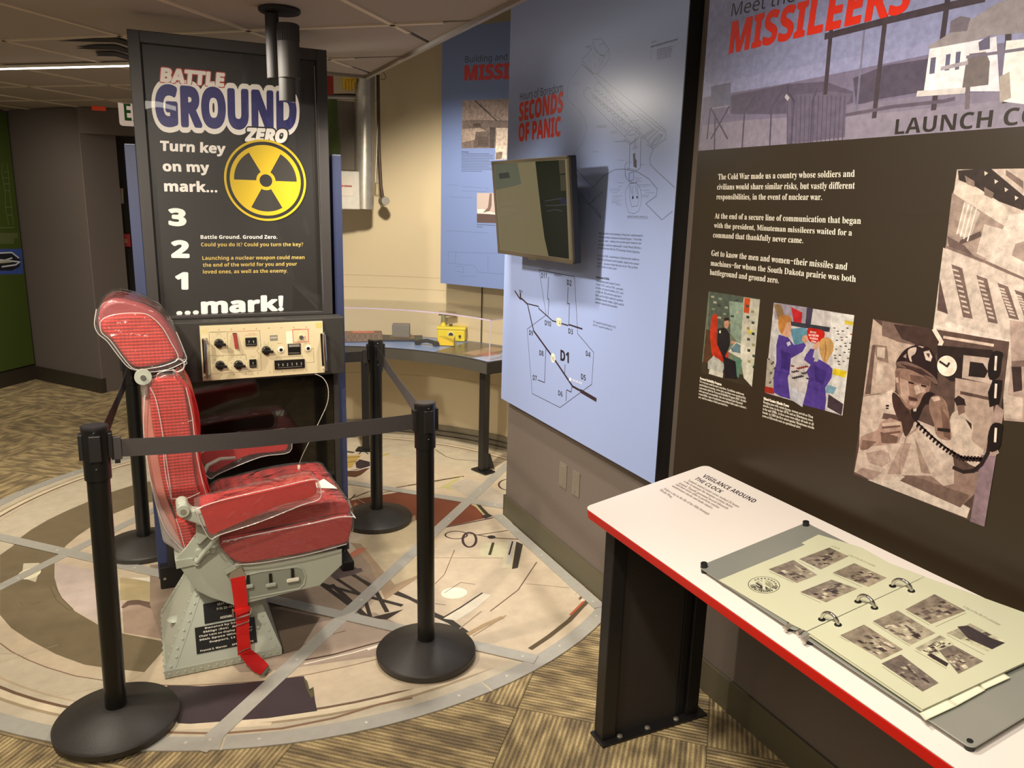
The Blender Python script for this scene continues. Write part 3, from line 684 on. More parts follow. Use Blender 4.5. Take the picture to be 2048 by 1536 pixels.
# framed poster
x0, x1, z0, z1, fw = .004, .704, 1.129, 2.162, .040
fr = box('poster_frame', x0, x0+fw, 3.255, 3.325, z0, z1, M_frame, cab, bevel=.002)
box('poster_frame', x1-fw, x1, 3.255, 3.325, z0, z1, M_frame, cab, bevel=.002)
box('poster_frame', x0+fw, x1-fw, 3.255, 3.325, z1-fw, z1, M_frame, cab, bevel=.002)
box('poster_frame', x0+fw, x1-fw, 3.255, 3.325, z0, z0+.013, M_frame, cab, bevel=.002)
box('poster_back', x0+fw, x1-fw, 3.285, 3.32, z0+.013, z1-fw, M_navy, cab)
PP = pY(3.284); Q = Print(PP, eps=.00004, base=.0001)
BK = (34, 31, 27)
Q.poly(BK, [(x0+fw, z0+.013), (x1-fw, z0+.013), (x1-fw, z1-fw), (x0+fw, z1-fw)], uv=True)
a2 = ZM(240, 40, 4.267); a3 = ZM(240, 300, 4.267)
def T(col, s, b0, b1, tp, z=a2, **k): Q.text(col, s, z(b0)[0], z(b1)[0], z(tp)[0], **k)
W = (238, 232, 222)
T(W, 'GROUND', (318,888), (1496,932), (305,566), bold=.12, res=3, nd=20)
T((44, 42, 104), 'GROUND', (318,888), (1496,932), (305,566), bold=.05, res=3, nd=12)
T((190, 60, 56), 'BATTLE', (350,522), (880,566), (358,412), bold=.085, res=3, nd=16)
T(W, 'BATTLE', (350,522), (880,566), (358,412), bold=.05, res=3, nd=12)
T(BK, 'ZERO', (1072,1030), (1412,1043), (1090,926), bold=.115, res=3, nd=16)
T(W, 'ZERO', (1072,1030), (1412,1043), (1090,926), bold=.055, res=3, nd=12)
T(W, 'Turn key', (345,1113), (898,1138), (345,1032), bold=.038)
T(W, 'on my', (370,1288), (762,1298), (363,1208), bold=.038)
T(W, 'mark...', (382,1460), (828,1468), (377,1376), bold=.038)
for s, b0, b1, tp in (('3', (424,638), (558,646), (420,501)), ('2', (447,914), (584,916), (444,776)), ('1', (480,1184), (574,1185), (478,1048))): T(W, s, b0, b1, tp, a3, bold=.045, res=3)
T(W, '...mark!', (491,1402), (1388,1366), (486,1278), a3, bold=.045, res=3)
Y1 = (200, 172, 88)
for s, b0, b1, c in (('Battle Ground. Ground Zero.', (688,758), (1342,757), W), ('Could you do it? Could you turn the key?', (692,822), (1563,820), Y1), ('Launching a nuclear weapon could mean', (703,938), (1575,930), Y1), ('the end of the world for you and your', (707,997), (1510,986), Y1), ('loved ones, as well as the enemy.', (708,1055), (1430,1045), Y1)):
    T(c, s, b0, b1, (b0[0]-1, b0[1]-31), a3, bold=.022 if c == W else .01)
YL = (208, 176, 24)
cc = PP.px((531.6, 361.3)); Rr = (PP.px((612.6, 362))[0]-PP.px((449, 361))[0])/2
Q.disc(YL, cc, Rr, n=72); Q.disc(BK, cc, Rr*.945, n=72); Q.disc(YL, cc, Rr*.865, n=72)
for a in (0, 120, 240):
    q = [(cc[0]+r*math.cos(math.radians(t)), cc[1]+r*math.sin(math.radians(t))) for r, ts in ((Rr*.765, range(a, a+61, 6)), (Rr*.235, range(a+60, a-1, -12))) for t in ts]
    Q.poly((50, 46, 40), q, uv=True)
Q.disc(YL, cc, Rr*.235); Q.disc((40, 36, 32), cc, Rr*.155)
Q.build('poster_print', print_mat('poster_print', .5), cab)
# wavy clear film over the poster
fv = []; ff = []; NX, NZ = 46, 62
for j in range(NZ+1):
    for i in range(NX+1):
        u = i/NX; v = j/NZ; e = min(1, 6*min(u, 1-u, v, 1-v))
        d = e*(.0016*math.sin(7.3*u+5*v)+.0013*math.sin(13*v-4*u+1)+.0010*math.sin(17*u+9*v+2))
        fv.append((x0+fw+(x1-x0-2*fw)*u, 3.2765-.004*e+d, z0+.013+(z1-z0-.013-fw)*v))
for j in range(NZ):
    for i in range(NX): k = j*(NX+1)+i; ff.append((k, k+1, k+NX+2, k+NX+1))
MB().add(fv, ff).build('clear_film', clear_mat('smooth_film', .0, 3, .03, 0, .015), cab, smooth=True)
MB().cyl((.665, 3.256, 1.17), (.655, 3.256, 2.10), .0012, 6).build('bead_chain', M_steel, cab)
MB().tube([(.50,3.29,2.162),(.50,3.29,2.19),(.51,3.29,2.205)], .003).build('top_hook', M_steel, cab)
# control box
YB = 3.165
box('control_box', .058, .728, YB, 3.262, .893, 1.128, mat('box_charcoal', (46, 43, 38), .5, bump=.1, scale=300), cab, bevel=.003)
pan = box('control_panel', 0, 1, 0, 1, 0, 1, mat('aged_cream_enamel', (206, 192, 152), .5, bump=.05, var=.04, scale=8), cab)
pl = pY(YB-.010); TLp, TRp, BRp, BLp = [pl.px(p) for p in ((399,652.5),(645,642.5),(649,745),(406,762))]
me = pan.data
for v, c, y in zip(me.vertices, (BLp, BRp, BRp, BLp, TLp, TRp, TRp, TLp), (1,1,0,0,1,1,0,0)): v.co = (c[0], YB-.010 if y else YB-.0002, c[1])
R = Print(pl, eps=.00004, base=.0001); c4 = ZM(380, 620, 6.4)
LN = (96, 84, 62)
def cl(col, *pts, wd=.0011): R.line(col, c4(*pts), wd)
cl(LN, (243,290),(270,820),(915,775),(905,560)); cl(LN, (245,285),(475,278),(490,540)); cl((180, 50, 40), (490,290),(492,278),(893,262),(895,300)); cl(LN, (893,265),(905,480)); cl(LN, (255,585),(715,570),(722,640))
R.poly((236, 226, 192), c4((1228,275),(1310,272),(1320,425),(1235,430)))
cl((200, 50, 44), (1312,252),(1512,245),(1518,405),(1322,415),(1312,252), wd=.0022); cl((200, 50, 44), (1450,345),(1478,342),(1478,368), wd=.0016)
cl(LN, (1105,630),(1103,605),(1440,590),(1445,612)); cl(LN, (1560,490),(1580,488),(1588,668),(1490,675)); cl(LN, (875,480),(858,520),(880,565))
for s, a, b, h in (('RANGE SELECT', (265,290),(450,283), 10), ('POINT', (330,312),(400,309), 10), ('LAUNCHER', (335,598),(435,594), 10), ('FUNCTION SELECT', (532,590),(708,583), 10), ('LOCK', (528,608),(570,606), 8), ('INDICATE', (945,450),(1010,447), 9), ('TARGET', (775,603),(835,600), 9), ('READY', (1120,433),(1180,430), 9), ('KEY ENABLE', (1330,250),(1420,247), 8), ('TEST SET', (1465,436),(1545,432), 9)):
    R.text(LN, s, c4(a)[0], c4(b)[0], c4((a[0], a[1]-h))[0], res=1)
for s, a, b in (('FILL IN', (750,308),(830,305)), ('LAUNCH CODES', (703,328),(860,322))): R.text((190, 50, 44), s, c4(a)[0], c4(b)[0], c4((a[0], a[1]-9))[0], res=1)
for cx_, cy_ in ((370,425),(385,705),(620,700),(975,515)):
    for k in range(7):
        an = math.radians(200-k*32); R.disc(LN, pl.px(c4((cx_+92*math.cos(an), cy_-98*math.sin(an)))[0]), .0013, n=8)
for i in range(9):
    R.disc((168, 150, 112), pl.px(c4((210+i*160, 258-i*5))[0]), .0028, n=10); R.disc((168, 150, 112), pl.px(c4((250+i*155, 842-i*9))[0]), .0028, n=10)
R.poly((196, 184, 110), c4((1600,170),(1690,155),(1690,230),(1620,235))); R.poly((206, 190, 130), c4((140,260),(220,235),(240,290),(150,300)))
R.poly((130, 124, 108), c4((1020,325),(1120,320),(1125,392),(1025,398))); R.poly((176, 168, 148), c4((1030,345),(1112,342),(1112,362),(1032,366)))
R.build('panel_print', print_mat('panel_print', .5), cab)
M_knob = mat('black_bakelite', (26, 24, 22), .22)
def pt(z, p, d=0):
    a, b = pl.px(z(p)[0]); return pl.at(a, b, d)
for p in ((370,425),(385,705),(620,700),(975,515)):
    k = MB().cyl(pt(c4,p), pt(c4,p,.018), .0185, 24, r2=.0155); o = k.build('rotary_knob', M_knob, cab, smooth=True, bevel=.002)
    a = pt(c4, (p[0]-66, p[1]+2), .020); b = pt(c4, (p[0]+84, p[1]+8), .020)
    MB().bar(a, b, .011, .014, (0,1,0)).build('pointer', M_knob, o, bevel=.003)
for p, q in (((705,355),(855,455)), ((757,632),(850,732)), ((1078,645),(1468,738))):
    a = pt(c4, p); b = pt(c4, q); w_ = (a.x, b.x); h_ = (b.z, a.z) if a.z > b.z else (a.z, b.z)
    d = box('digit_window', a.x, b.x, YB-.016, YB-.010, h_[0], h_[1], M_knob, cab, bevel=.0015)
    G = Print(pY(YB-.0162), .00004); n = 2 if q[0] < 860 and p[0] < 720 else (1 if p[0] < 800 else 6); W_ = b.x-a.x; H_ = h_[1]-h_[0]
    for i in range(n):
        cx_ = a.x+W_*(i+.8)/(n+.6); G.text((220, 214, 196), '7102593'[i+(n > 2)], (cx_-.002, h_[0]+H_*.36), (cx_+.002, h_[0]+H_*.36), (cx_-.002, h_[0]+H_*.64), uv=True, res=1)
    G.line((150, 144, 128), [(a.x+W_*.1, h_[0]+H_*.2), (b.x-W_*.1, h_[0]+H_*.2)], .001, uv=True)
    G.build('digits', print_mat('digit_print', .4), d)
a, b = pt(c4, (1250,435)), pt(c4, (1418,565))
nb = box('black_nameplate', a.x, b.x, YB-.0125, YB-.010, b.z, a.z, M_knob, cab)
G = Print(pY(YB-.0127), .00004)
for i in range(3): G.line((200, 194, 176), [(a.x+.004, a.z-.004-.0035*i), (b.x-.004, a.z-.004-.0035*i)], .0014, uv=True)
for i in range(2): G.line((150, 144, 128), [(a.x+.003, b.z+.006+.0022*i), (b.x-.006, b.z+.005+.0022*i)], .0008, uv=True)
G.build('nameplate_text', print_mat('nameplate_print', .4), nb)
for p in ((1163,508),(1510,490)):
    o = MB().lathe([(.0115,0),(.0115,.004),(.0085,.005)], n=24).build('jack_ring', M_white, cab, smooth=True); o.rotation_euler = (PI/2,0,0); o.location = pt(c4, p)
    o2 = MB().lathe([(.0068,0),(.0068,.0053),(.005,.0058)], n=20).build('jack_hole', M_knob, cab); o2.rotation_euler = (PI/2,0,0); o2.location = pt(c4, p)
MB().cyl(pt(c4,(1418,345)), pt(c4,(1418,345),.012), .008, 20).build('key_switch', M_steel, cab, smooth=True)
a = pt(c4, (575,400)); MB().bar(a+Vector((0,-.004,.030)), a+Vector((.004,-.016,-.028)), .013, .010, (0,1,0)).build('switch_guard', mat('dark_red_guard', (136, 34, 28), .4), cab, bevel=.003)
box('guard_hinge', a.x-.007, a.x+.007, YB-.016, YB-.010, a.z+.024, a.z+.033, M_knob, cab)
for pa, pb in (((185,370),(215,850)), ((1700,300),(1725,755))):
    a = pt(c4, pa, .028); b = pt(c4, pb, .028)
    o = MB().tube([pt(c4, pa), pt(c4, pa, .02), a, a.lerp(b, .5), b, pt(c4, pb, .02), pt(c4, pb)], .0058, 12).build('pull_handle', M_steel, cab, smooth=True)
    for q in (a, b): MB().lathe([(.009,0),(.009,.004)], n=16).build('handle_foot', M_alu, o).location = (q.x, YB-.012, q.z)
    MB().bar(pt(c4,(pa[0]-20,pa[1]+5),.001), pt(c4,(pb[0]-22,pb[1]-40),.001), .008, .002, (0,1,0)).build('handle_slot', M_knob, cab)
# steel cable from the console to the seat
cbl = MB().tube(cr([wy(630,748,3.10), wy(646,756,3.08), wy(656,775,3.06), wy(655,805,3.04), wy(640,840,3.02), wy(620,880,3.0), wy(603,915,2.99), wy(598,932,2.985)]), .0016, 8).build('steel_cable', mat('dull_cable', (140, 136, 124), .45, metal=.4), None, smooth=True)
tag(cbl, 'thin grey steel cable looping from the control panel down to the seat', 'cable')
MB().tube([wy(598,930,2.985), wy(597,945,2.98), wy(588,958,2.97)], .0055, 8).build('crimp_sleeve', M_white, cbl)
MB().tube([wy(598,935,2.985), wy(598,962,2.97)], .003, 8).build('cable_loop', M_steel, cbl)

# ---------------------------------------------------------------- chair
ch = thing('crew_chair', 'red padded crew chair under clear vinyl on a grey riveted pedestal', 'chair', (.16, 2.82, 0))
# pedestal: frustum
FB = [(-.030, 2.600), (.347, 2.600), (.347, 3.035), (-.030, 3.035)]
FT = [(.105, 2.735), (.255, 2.735), (.255, 2.925), (.105, 2.925)]
zb, zt, zl = .0055, .30, .035
ped = MB().hexa([(*p, zl) for p in FB]+[(*p, zt) for p in FT]).build('pedestal', M_grey, ch)
box('base_flange', FB[0][0]-.004, FB[1][0]+.004, FB[0][1]-.004, FB[2][1]+.004, zb, zl, M_grey, ch, bevel=.002)
# corner straps and rivets
def onface(u, v, face):      # bilinear on frustum faces: 0 front, 3 left
    i, j = {0: (0,1), 1: (1,2), 3: (3,0)}[face]
    b0 = Vector((*FB[i], zl)); b1 = Vector((*FB[j], zl)); t0_ = Vector((*FT[i], zt)); t1 = Vector((*FT[j], zt))
    return b0.lerp(b1, u).lerp(t0_.lerp(t1, u), v)
def fnorm(face):
    a = onface(0,0,face); b = onface(1,0,face); c = onface(0,1,face); return (b-a).cross(c-a).normalized()
rv = MB().lathe([(.0052,0),(.0045,.0022),(.002,.0034)], n=8).build('rivet', M_grey, ch)
rfirst = True
def rivet(p, n):
    global rfirst
    o = rv if rfirst else rv.copy()
    if not rfirst: C.objects.link(o); o.parent = ch; o.matrix_parent_inverse = Matrix.Translation(-ch.location)
    rfirst = False
    o.location = p; o.rotation_euler = Vector(n).to_track_quat('Z', 'Y').to_euler()
for face in (0, 3, 1):
    n = fnorm(face)
    for side in (0, 1):
        q = [onface(abs(side-u), v, face)+n*.0018 for u, v in ((.0,0),(.085,0),(.15,.88),(.42,1),(0,1))] if face == 0 else [onface(abs(side-u), v, face)+n*.0018 for u, v in ((.0,0),(.075,0),(.16,1),(0,1))]
        k = len(q); MB().add(q+[p-n*.0025 for p in q], [tuple(range(k)), tuple(range(k, 2*k))]+[(i,(i+1)%k,k+(i+1)%k,k+i) for i in range(k)]).build('corner_strap', M_grey, ch)
        if face in (0, 3):
            for i in range(11):
                v = .03+.92*i/10; rivet(onface(abs(side-(.035+.02*(i % 2)+.03*v)), v, face)+n*.002, n)
for i in range(15): rivet((FB[0][0]+.012+.353*i/14, FB[0][1]-.0045, .020), (0,-1,0))
for i in range(11): rivet((FB[0][0]-.0045, FB[0][1]+.015+.40*i/10, .020), (-1,0,0))
MB().lathe([(.028,0),(.022,.006),(.008,.010)], n=20).build('access_cap', M_grey, ch, smooth=True).location = tuple(onface(.62, .33, 3)+fnorm(3)*.001)
ch.children[-1].rotation_euler = fnorm(3).to_track_quat('Z','Y').to_euler()
# black plaques on the front face
def plaque(u0, u1, v0, v1, lines, nm):
    n = fnorm(0); o = onface((u0+u1)/2, (v0+v1)/2, 0); ux = (onface(1,.5,0)-onface(0,.5,0)).normalized(); vy = n.cross(ux)
    P_ = Plane(o+n*.003, ux, vy); w_ = (onface(u1,v0,0)-onface(u0,v0,0)).length; h_ = (onface(u0,v1,0)-onface(u0,v0,0)).length*.92
    ob = MB().prism([(-w_/2,-h_/2),(w_/2,-h_/2),(w_/2,h_/2),(-w_/2,h_/2)], lambda a,b,d: P_.at(a,b,d), -.002, 0).build(nm, M_knob, ch)
    G = Print(P_, .00004); k = len(lines)
    for i, s in enumerate(lines):
        if not s: continue
        L_ = w_*.42*min(1, len(s)/24)+w_*.02; y = h_/2-h_*(i+.85)/(k+.3); G.text((232, 226, 208), s, (-L_, y), (L_, y), (-L_, y+h_*.5/(k+.3)), uv=True, bold=.015, res=1)
    G.build('engraved_text', print_mat('plaque_print', .4), ob)
plaque(.27, .80, .42, .66, ['SEAT, CREW', 'P/N 25-1042', '', 'ASSEMBLY'], 'data_plate')
plaque(.24, .80, .10, .41, ['Donated by friends', 'SMSgt (Ret)   REEVES', 'Chair Lent on display   Location', '90th Space Wing,      of', 'Support, Lt Col', '', 'Francis E. Warren      AFB, Wyoming'], 'dedication_plate')
# seat pan with side plates
pan_poly = [tuple((wy(x, y, 2.60).x, wy(x, y, 2.60).z)) for x, y in ((349,1120),(372,1095),(396,1062),(430,1050),(440,1085),(470,1128),(560,1122),(684,1098),(684,1130),(640,1171),(560,1190),(500,1205),(468,1211),(418,1194),(394,1182))]
MB().prism(pan_poly, XZ, 2.600, 2.607).build('side_plate', M_grey, ch, bevel=.002)
MB().prism(pan_poly, XZ, 3.033, 3.040).build('side_plate', M_grey, ch, bevel=.002)
low = [(a, b) for a, b in pan_poly]
MB().prism([(.09,.30),(.13,.265),(.20,.232),(.26,.235),(.49,.25),(.565,.315),(.565,.36),(.24,.385),(.06,.42)], XZ, 2.607, 3.033).build('seat_pan', M_grey, ch)
MB().prism([(.13,.27),(.20,.20),(.27,.20),(.31,.27)], XZ, 2.74, 2.92).build('swivel_boss', M_grey, ch)
# recess with three levers on the near side
rp = [tuple((wy(x, y, 2.60).x, wy(x, y, 2.60).z)) for x, y in ((492,1150),(520,1143),(594,1133),(606,1138),(611,1152),(608,1168),(598,1177),(540,1188),(494,1197))]
rec = MB().prism(rp, XZ, 2.5985, 2.5998).build('control_recess', M_greyd, ch)
MB().tube([(a, 2.5985, b) for a, b in rp]+[(rp[0][0], 2.5985, rp[0][1])], .0035, 8).build('recess_lip', M_grey, ch, smooth=True)
for (x, y), r in (((497,1173), .016), ((542,1170), .018), ((586,1160), .022)):
    p = wy(x, y, 2.588); st = MB().bar(p+Vector((0,.006,.040)), p+Vector((0,.004,.005)), .010, .003, (0,1,0)).build('lever_slot', M_knob, ch)
    MB().box(p.x-r, p.x+r, p.y-.004, p.y+.006, p.z-.007, p.z+.007).build('lever_knob', M_white if r > .02 else M_grey, ch, bevel=.004, smooth=False)
# seat cushion
def rounded(name, poly, y0, y1, mt, bev, par=None, seg=4, sub=0):
    return MB().prism([tuple(p)[:2] for p in cr([(*p, 0) for p in poly], True, 3)], XZ, y0, y1).build(name, mt, par or ch, smooth=True, bevel=bev, seg=seg)
def expand(poly, d):
    c = (sum(p[0] for p in poly)/len(poly), sum(p[1] for p in poly)/len(poly))
    return [(a+(a-c[0])/math.hypot(a-c[0], b-c[1])*d, b+(b-c[1])/math.hypot(a-c[0], b-c[1])*d) for a, b in poly]
seat_low = [(.172,.480),(.178,.440),(.222,.394),(.300,.388),(.450,.392),(.560,.402),(.592,.412),(.607,.470),(.604,.500),(.560,.506),(.450,.496),(.30,.486)]
rounded('seat_cushion', [(a, b) for a, b in seat_low], 2.575, 3.065, M_fab2, .016)
seat_up = [(.165,.478),(.30,.490),(.450,.499),(.560,.508),(.606,.503),(.600,.545),(.560,.562),(.42,.560),(.28,.545),(.19,.530)]
rounded('seat_pad', seat_up, 2.60, 3.04, M_fab2, .030)
sc_ = rounded('seat_cover', expand(seat_low, .006), 2.569, 3.071, M_clear, .02)
rounded('seat_cover', expand(seat_up, .007), 2.590, 3.05, M_clear, .034)
top = [(.172,.483),(.30,.492),(.450,.501),(.560,.511),(.609,.505)]
MB().tube(cr([(a, 2.568, b) for a, b in top]+[(.613, 2.60, .505), (.613, 3.04, .505)]), .0024, 8).build('cover_seam', M_seam, ch, smooth=True)
MB().tube(cr([(a, 2.570, b+.004) for a, b in ((.205,.388),(.30,.380),(.45,.384),(.585,.400))]), .0020, 8).build('cover_seam', M_seam, ch, smooth=True)
MB().prism([(.49,2.75),(.585,2.70),(.56,2.82)], lambda a,b,d:(a,b,d), .566, .5675).build('paper_tag', M_white, ch)
# back: core bolster, side pads, spine
b83 = lambda *ps: [tuple((wy(x, y, 2.66).x, wy(x, y, 2.66).z)) for x, y in ps]
core = b83((302,772),(318,760),(346,757),(364,770),(372,800),(380,860),(386,930),(397,985),(418,1030),(402,1060),(385,1096),(364,1090),(356,1050),(344,1010),(330,985),(318,920),(306,850),(300,800))
rounded('back_cushion', core, 2.655, 2.985, M_fab, .022)
fr_pad = b83((352,748),(372,766),(392,800),(402,850),(402,900),(408,950),(424,998),(412,1004),(396,985),(386,930),(380,860),(372,800),(360,770))
rounded('lumbar_pad', fr_pad, 2.69, 2.95, M_redv, .012)
rounded('back_lower_pad', b83((352,1035),(392,1058),(398,1075),(388,1110),(364,1092)), 2.645, 2.995, M_fab, .012)
rounded('back_cover', b83((290,774),(305,755),(350,748),(374,768),(384,800),(394,870),(404,950),(428,1020),(410,1060),(392,1112),(362,1100),(330,1060),(312,1010),(298,940),(286,860),(283,800)), 2.640, 3.0, M_clear, .028)
spine = b83((286,800),(300,800),(306,850),(318,920),(332,990),(350,1040),(366,1092),(340,1070),(318,1030),(300,960),(288,880))
rounded('back_shell', spine, 2.67, 2.97, mat('pinkish_shell', (196, 120, 104), .4, bump=.3, scale=20, var=.12), .010)
for q in (((300,775),(312,800),(324,860),(334,930),(344,1000)), ((345,998),(375,996),(400,985)), ((372,775),(384,830),(392,900),(404,960),(416,1000)), ((290,790),(287,860),(296,930),(310,1000),(332,1060),(366,1100)), ((326,880),(330,940),(342,997)), ((352,1038),(360,1060),(372,1104))):
    MB().tube(cr([(wy(x, y, 2.637).x, 2.637, wy(x, y, 2.637).z) for x, y in q]), .0016, 6).build('cover_seam', M_seam, ch, smooth=True)
# headrest
h8 = lambda *ps: [tuple((wy(x, y, 2.70).x, wy(x, y, 2.70).z)) for x, y in ps]
ho = h8((196,650),(199,622),(214,606),(236,600),(262,604),(292,614),(322,632),(346,665),(362,700),(367,716),(356,724),(332,734),(300,738),(276,735),(258,728),(240,705),(222,682),(204,668))
hi = h8((203,645),(213,636),(240,629),(280,628),(300,634),(322,655),(340,685),(354,714),(330,727),(300,733),(270,735),(250,715),(224,680),(206,664))
hcush = rounded('headrest', ho, 2.715, 2.955, mat('headrest_rim', (140, 44, 48), .5, var=.08, scale=20), .022)
rounded('headrest_pad', hi, 2.700, 2.97, M_fab, .016)
rounded('headrest_cover', expand(ho, .007), 2.690, 2.98, M_clear, .03)
MB().tube(cr([(a, 2.690, b) for a, b in expand(hi, .004)]+[(expand(hi, .004)[0][0], 2.690, expand(hi, .004)[0][1])]), .0016, 6).build('cover_seam', M_seam, ch, smooth=True)
MB().tube(cr([(a, 2.700, b) for a, b in expand(ho, .010)[7:]+expand(ho, .010)[:2]]), .0016, 6).build('cover_seam', M_seam, ch, smooth=True)
MB().prism(h8((268,738),(300,736),(355,716),(362,735),(330,745),(300,752),(270,752)), XZ, 2.715, 2.955).build('headrest_lining', M_black_fab, ch, bevel=.004)
MB().tube(cr([wy(x, y, 2.70) for x, y in ((352,720),(360,718),(368,726),(366,738),(352,744),(345,738))]), .0028, 8).build('drawstring', M_seam, ch, smooth=True)
MB().tube([wy(x, y, 2.70) for x, y in ((362,722),(370,718),(374,726),(369,731))], .0014, 6).build('drawstring_tail', M_seam, ch, smooth=True)
for q in (((312,762),(315,748),(330,742),(352,740)), ((318,756),(332,750),(350,748)), ((318,763),(334,757),(350,754))):
    MB().tube(cr([wy(x, y, 2.69) for x, y in q]), .0012, 6).build('cover_fold', M_seam, ch, smooth=True)
# headrest bracket
c = wy(286, 753, 2.655); MB().cyl(c, c+Vector((0,-.012,0)), .025, 32).build('pivot_disc', M_grey, ch, smooth=True)
MB().cyl(c+Vector((0,-.012,0)), c+Vector((0,-.018,0)), .008, 20).build('pivot_screw', M_steel, ch, smooth=True)
MB().cyl(c+Vector((0,-.002,-.02)), wy(290, 792, 2.66), .0085, 16).build('headrest_stem', M_alu, ch, smooth=True)
MB().cyl(Vector((c.x, 2.665, c.z)), Vector((c.x, 3.0, c.z)), .008, 12).build('headrest_axle', M_alu, ch)
# armrests
def arm(y0, y1, dy, pts, cov):
    f = lambda *ps: [tuple((wy(x, y, dy).x, wy(x, y, dy).z)) for x, y in ps]
    MB().prism([p[:2] for p in cr([(*p, 0) for p in f(*pts)], True, 3)], XZ, y0, y1).build('armrest_pad', M_redv, ch, smooth=True, bevel=.012, seg=4)
    MB().prism([p[:2] for p in cr([(*p, 0) for p in f(*cov)], True, 3)], XZ, y0-.008, y1+.008).build('armrest_cover', M_clear, ch, smooth=True, bevel=.016, seg=4)
    q = f(*cov); MB().tube(cr([(a, y0-.009, b) for a, b in q]+[(q[0][0], y0-.009, q[0][1])]), .0016, 6).build('cover_seam', M_seam, ch, smooth=True)
arm(2.505, 2.585, 2.51, ((402,1012),(440,1000),(500,988),(560,975),(622,960),(630,964),(632,985),(610,998),(560,1010),(500,1036),(440,1062),(420,1068),(408,1040)), ((390,1016),(440,998),(560,970),(624,956),(637,964),(638,994),(600,1008),(520,1040),(440,1066),(420,1074),(402,1045)))
arm(3.075, 3.155, 3.08, ((404,905),(440,893),(500,882),(560,872),(574,874),(575,895),(560,903),(500,910),(450,932),(425,945),(410,930)), ((398,906),(440,890),(560,868),(578,870),(578,902),(520,912),(440,944),(420,955),(404,935)))
MB().bar(wy(430,1002,2.56), wy(606,960,2.56), .004, .010).build('armrest_piping', M_white, ch)
MB().bar((.14,3.085,.655), (.08,3.02,.60), .02, .03).build('armrest_bracket', M_grey, ch, bevel=.004)
MB().tube([wy(400,962,3.06), wy(416,930,3.07), wy(440,918,3.075), wy(470,915,3.08)], .008, 10).build('armrest_strut', M_grey, ch, smooth=True)
c = wy(366, 1022, 2.51)
MB().cyl(c+Vector((0,-.006,0)), c+Vector((0,.085,0)), .019, 24).build('armrest_hinge', M_grey, ch, smooth=True)
MB().cyl(c+Vector((0,-.009,0)), c+Vector((0,-.006,0)), .009, 20).build('hinge_screw', M_alu, ch)
MB().prism([tuple((wy(x, y, 2.52).x, wy(x, y, 2.52).z)) for x, y in ((354,1008),(372,1004),(384,1020),(410,1022),(424,1048),(412,1056),(392,1048),(368,1040))], XZ, 2.52, 2.56).build('armrest_arm', M_grey, ch, bevel=.006)
MB().prism([tuple((wy(x, y, 2.58).x, wy(x, y, 2.58).z)) for x, y in ((392,1050),(406,1052),(416,1072),(400,1088),(392,1086))], XZ, 2.575, 2.598).build('hinge_plate', M_grey, ch, bevel=.003)
MB().tube([wy(438,1066,2.55), wy(428,1082,2.56), wy(412,1100,2.57), wy(394,1124,2.585)], .0078, 12).build('support_rod', M_grey, ch, smooth=True)
for q, r in (((394,1126), .011), ((398,1106), .011), ((425,1102), .010)): p = wy(*q, 2.585); MB().cyl(p, p+Vector((0,.02,0)), r, 16).build('bolt_head', M_grey, ch, smooth=True)
MB().hexa([tuple(wy(x, y, 2.592)) for x, y in ((353,1138),(388,1130),(386,1117),(350,1122))]+[tuple(wy(x, y, 2.592)+Vector((0,.30,0))) for x, y in ((353,1138),(388,1130),(386,1117),(350,1122))]).build('recline_bar', M_grey, ch)
# clear skirt hanging behind the back
MB().prism([tuple((wy(x, y, 2.66).x, wy(x, y, 2.66).z)) for x, y in ((296,940),(322,1010),(350,1060),(388,1124),(358,1104),(326,1082),(318,1040))], XZ, 2.65, 2.99).build('cover_skirt', clear_mat('hazy_vinyl', .9, 9, .08, .30), ch, smooth=True, bevel=.008)
# belt
blt = lambda x, y, Y: wy(x, y, Y)
pl_ = MB().prism([tuple((wy(x, y, 2.588).x, wy(x, y, 2.588).z)) for x, y in ((468,1126),(478,1124),(484,1132),(486,1142),(494,1150),(492,1160),(472,1166),(458,1160),(460,1148),(466,1138))], XZ, 2.585, 2.590).build('anchor_plate', M_alu, ch, bevel=.0015)
MB().bar(wy(450,1146,2.583), wy(477,1130,2.583), .016, .003, (0,1,0)).build('anchor_link', M_grey, ch, bevel=.001)
def ribbon(name, rows, th, mt, par):
    vs = []; fs = []
    for a, b in rows:
        for p in (a, b): vs.append(p)
    n = len(rows); k = n*2
    vs += [Vector(v)+Vector((0, th, 0)) for v in vs]
    for i in range(n-1):
        fs += [(2*i,2*i+1,2*i+3,2*i+2), (k+2*i,k+2*i+1,k+2*i+3,k+2*i+2), (2*i,2*i+2,k+2*i+2,k+2*i), (2*i+1,2*i+3,k+2*i+3,k+2*i+1)]
    fs += [(0,1,k+1,k), (2*n-2,2*n-1,k+2*n-1,k+2*n-2)]
    return MB().add(vs, fs).build(name, mt, par)
belt_ = ribbon('lap_belt', [(wy(461,1158,2.583), wy(490,1152,2.583)), (wy(465,1185,2.58), wy(493,1180,2.58)), (wy(469,1214,2.578), wy(496,1208,2.578)), (wy(472,1240,2.575), wy(498,1235,2.575)), (wy(473,1275,2.572), wy(499,1270,2.572)), (wy(476,1312,2.568), wy(502,1298,2.568))], .0025, M_red, ch)
ribbon('lap_belt', [(wy(468,1222,2.570), wy(500,1214,2.570)), (wy(472,1232,2.568), wy(501,1221,2.568))], .010, M_red, ch)
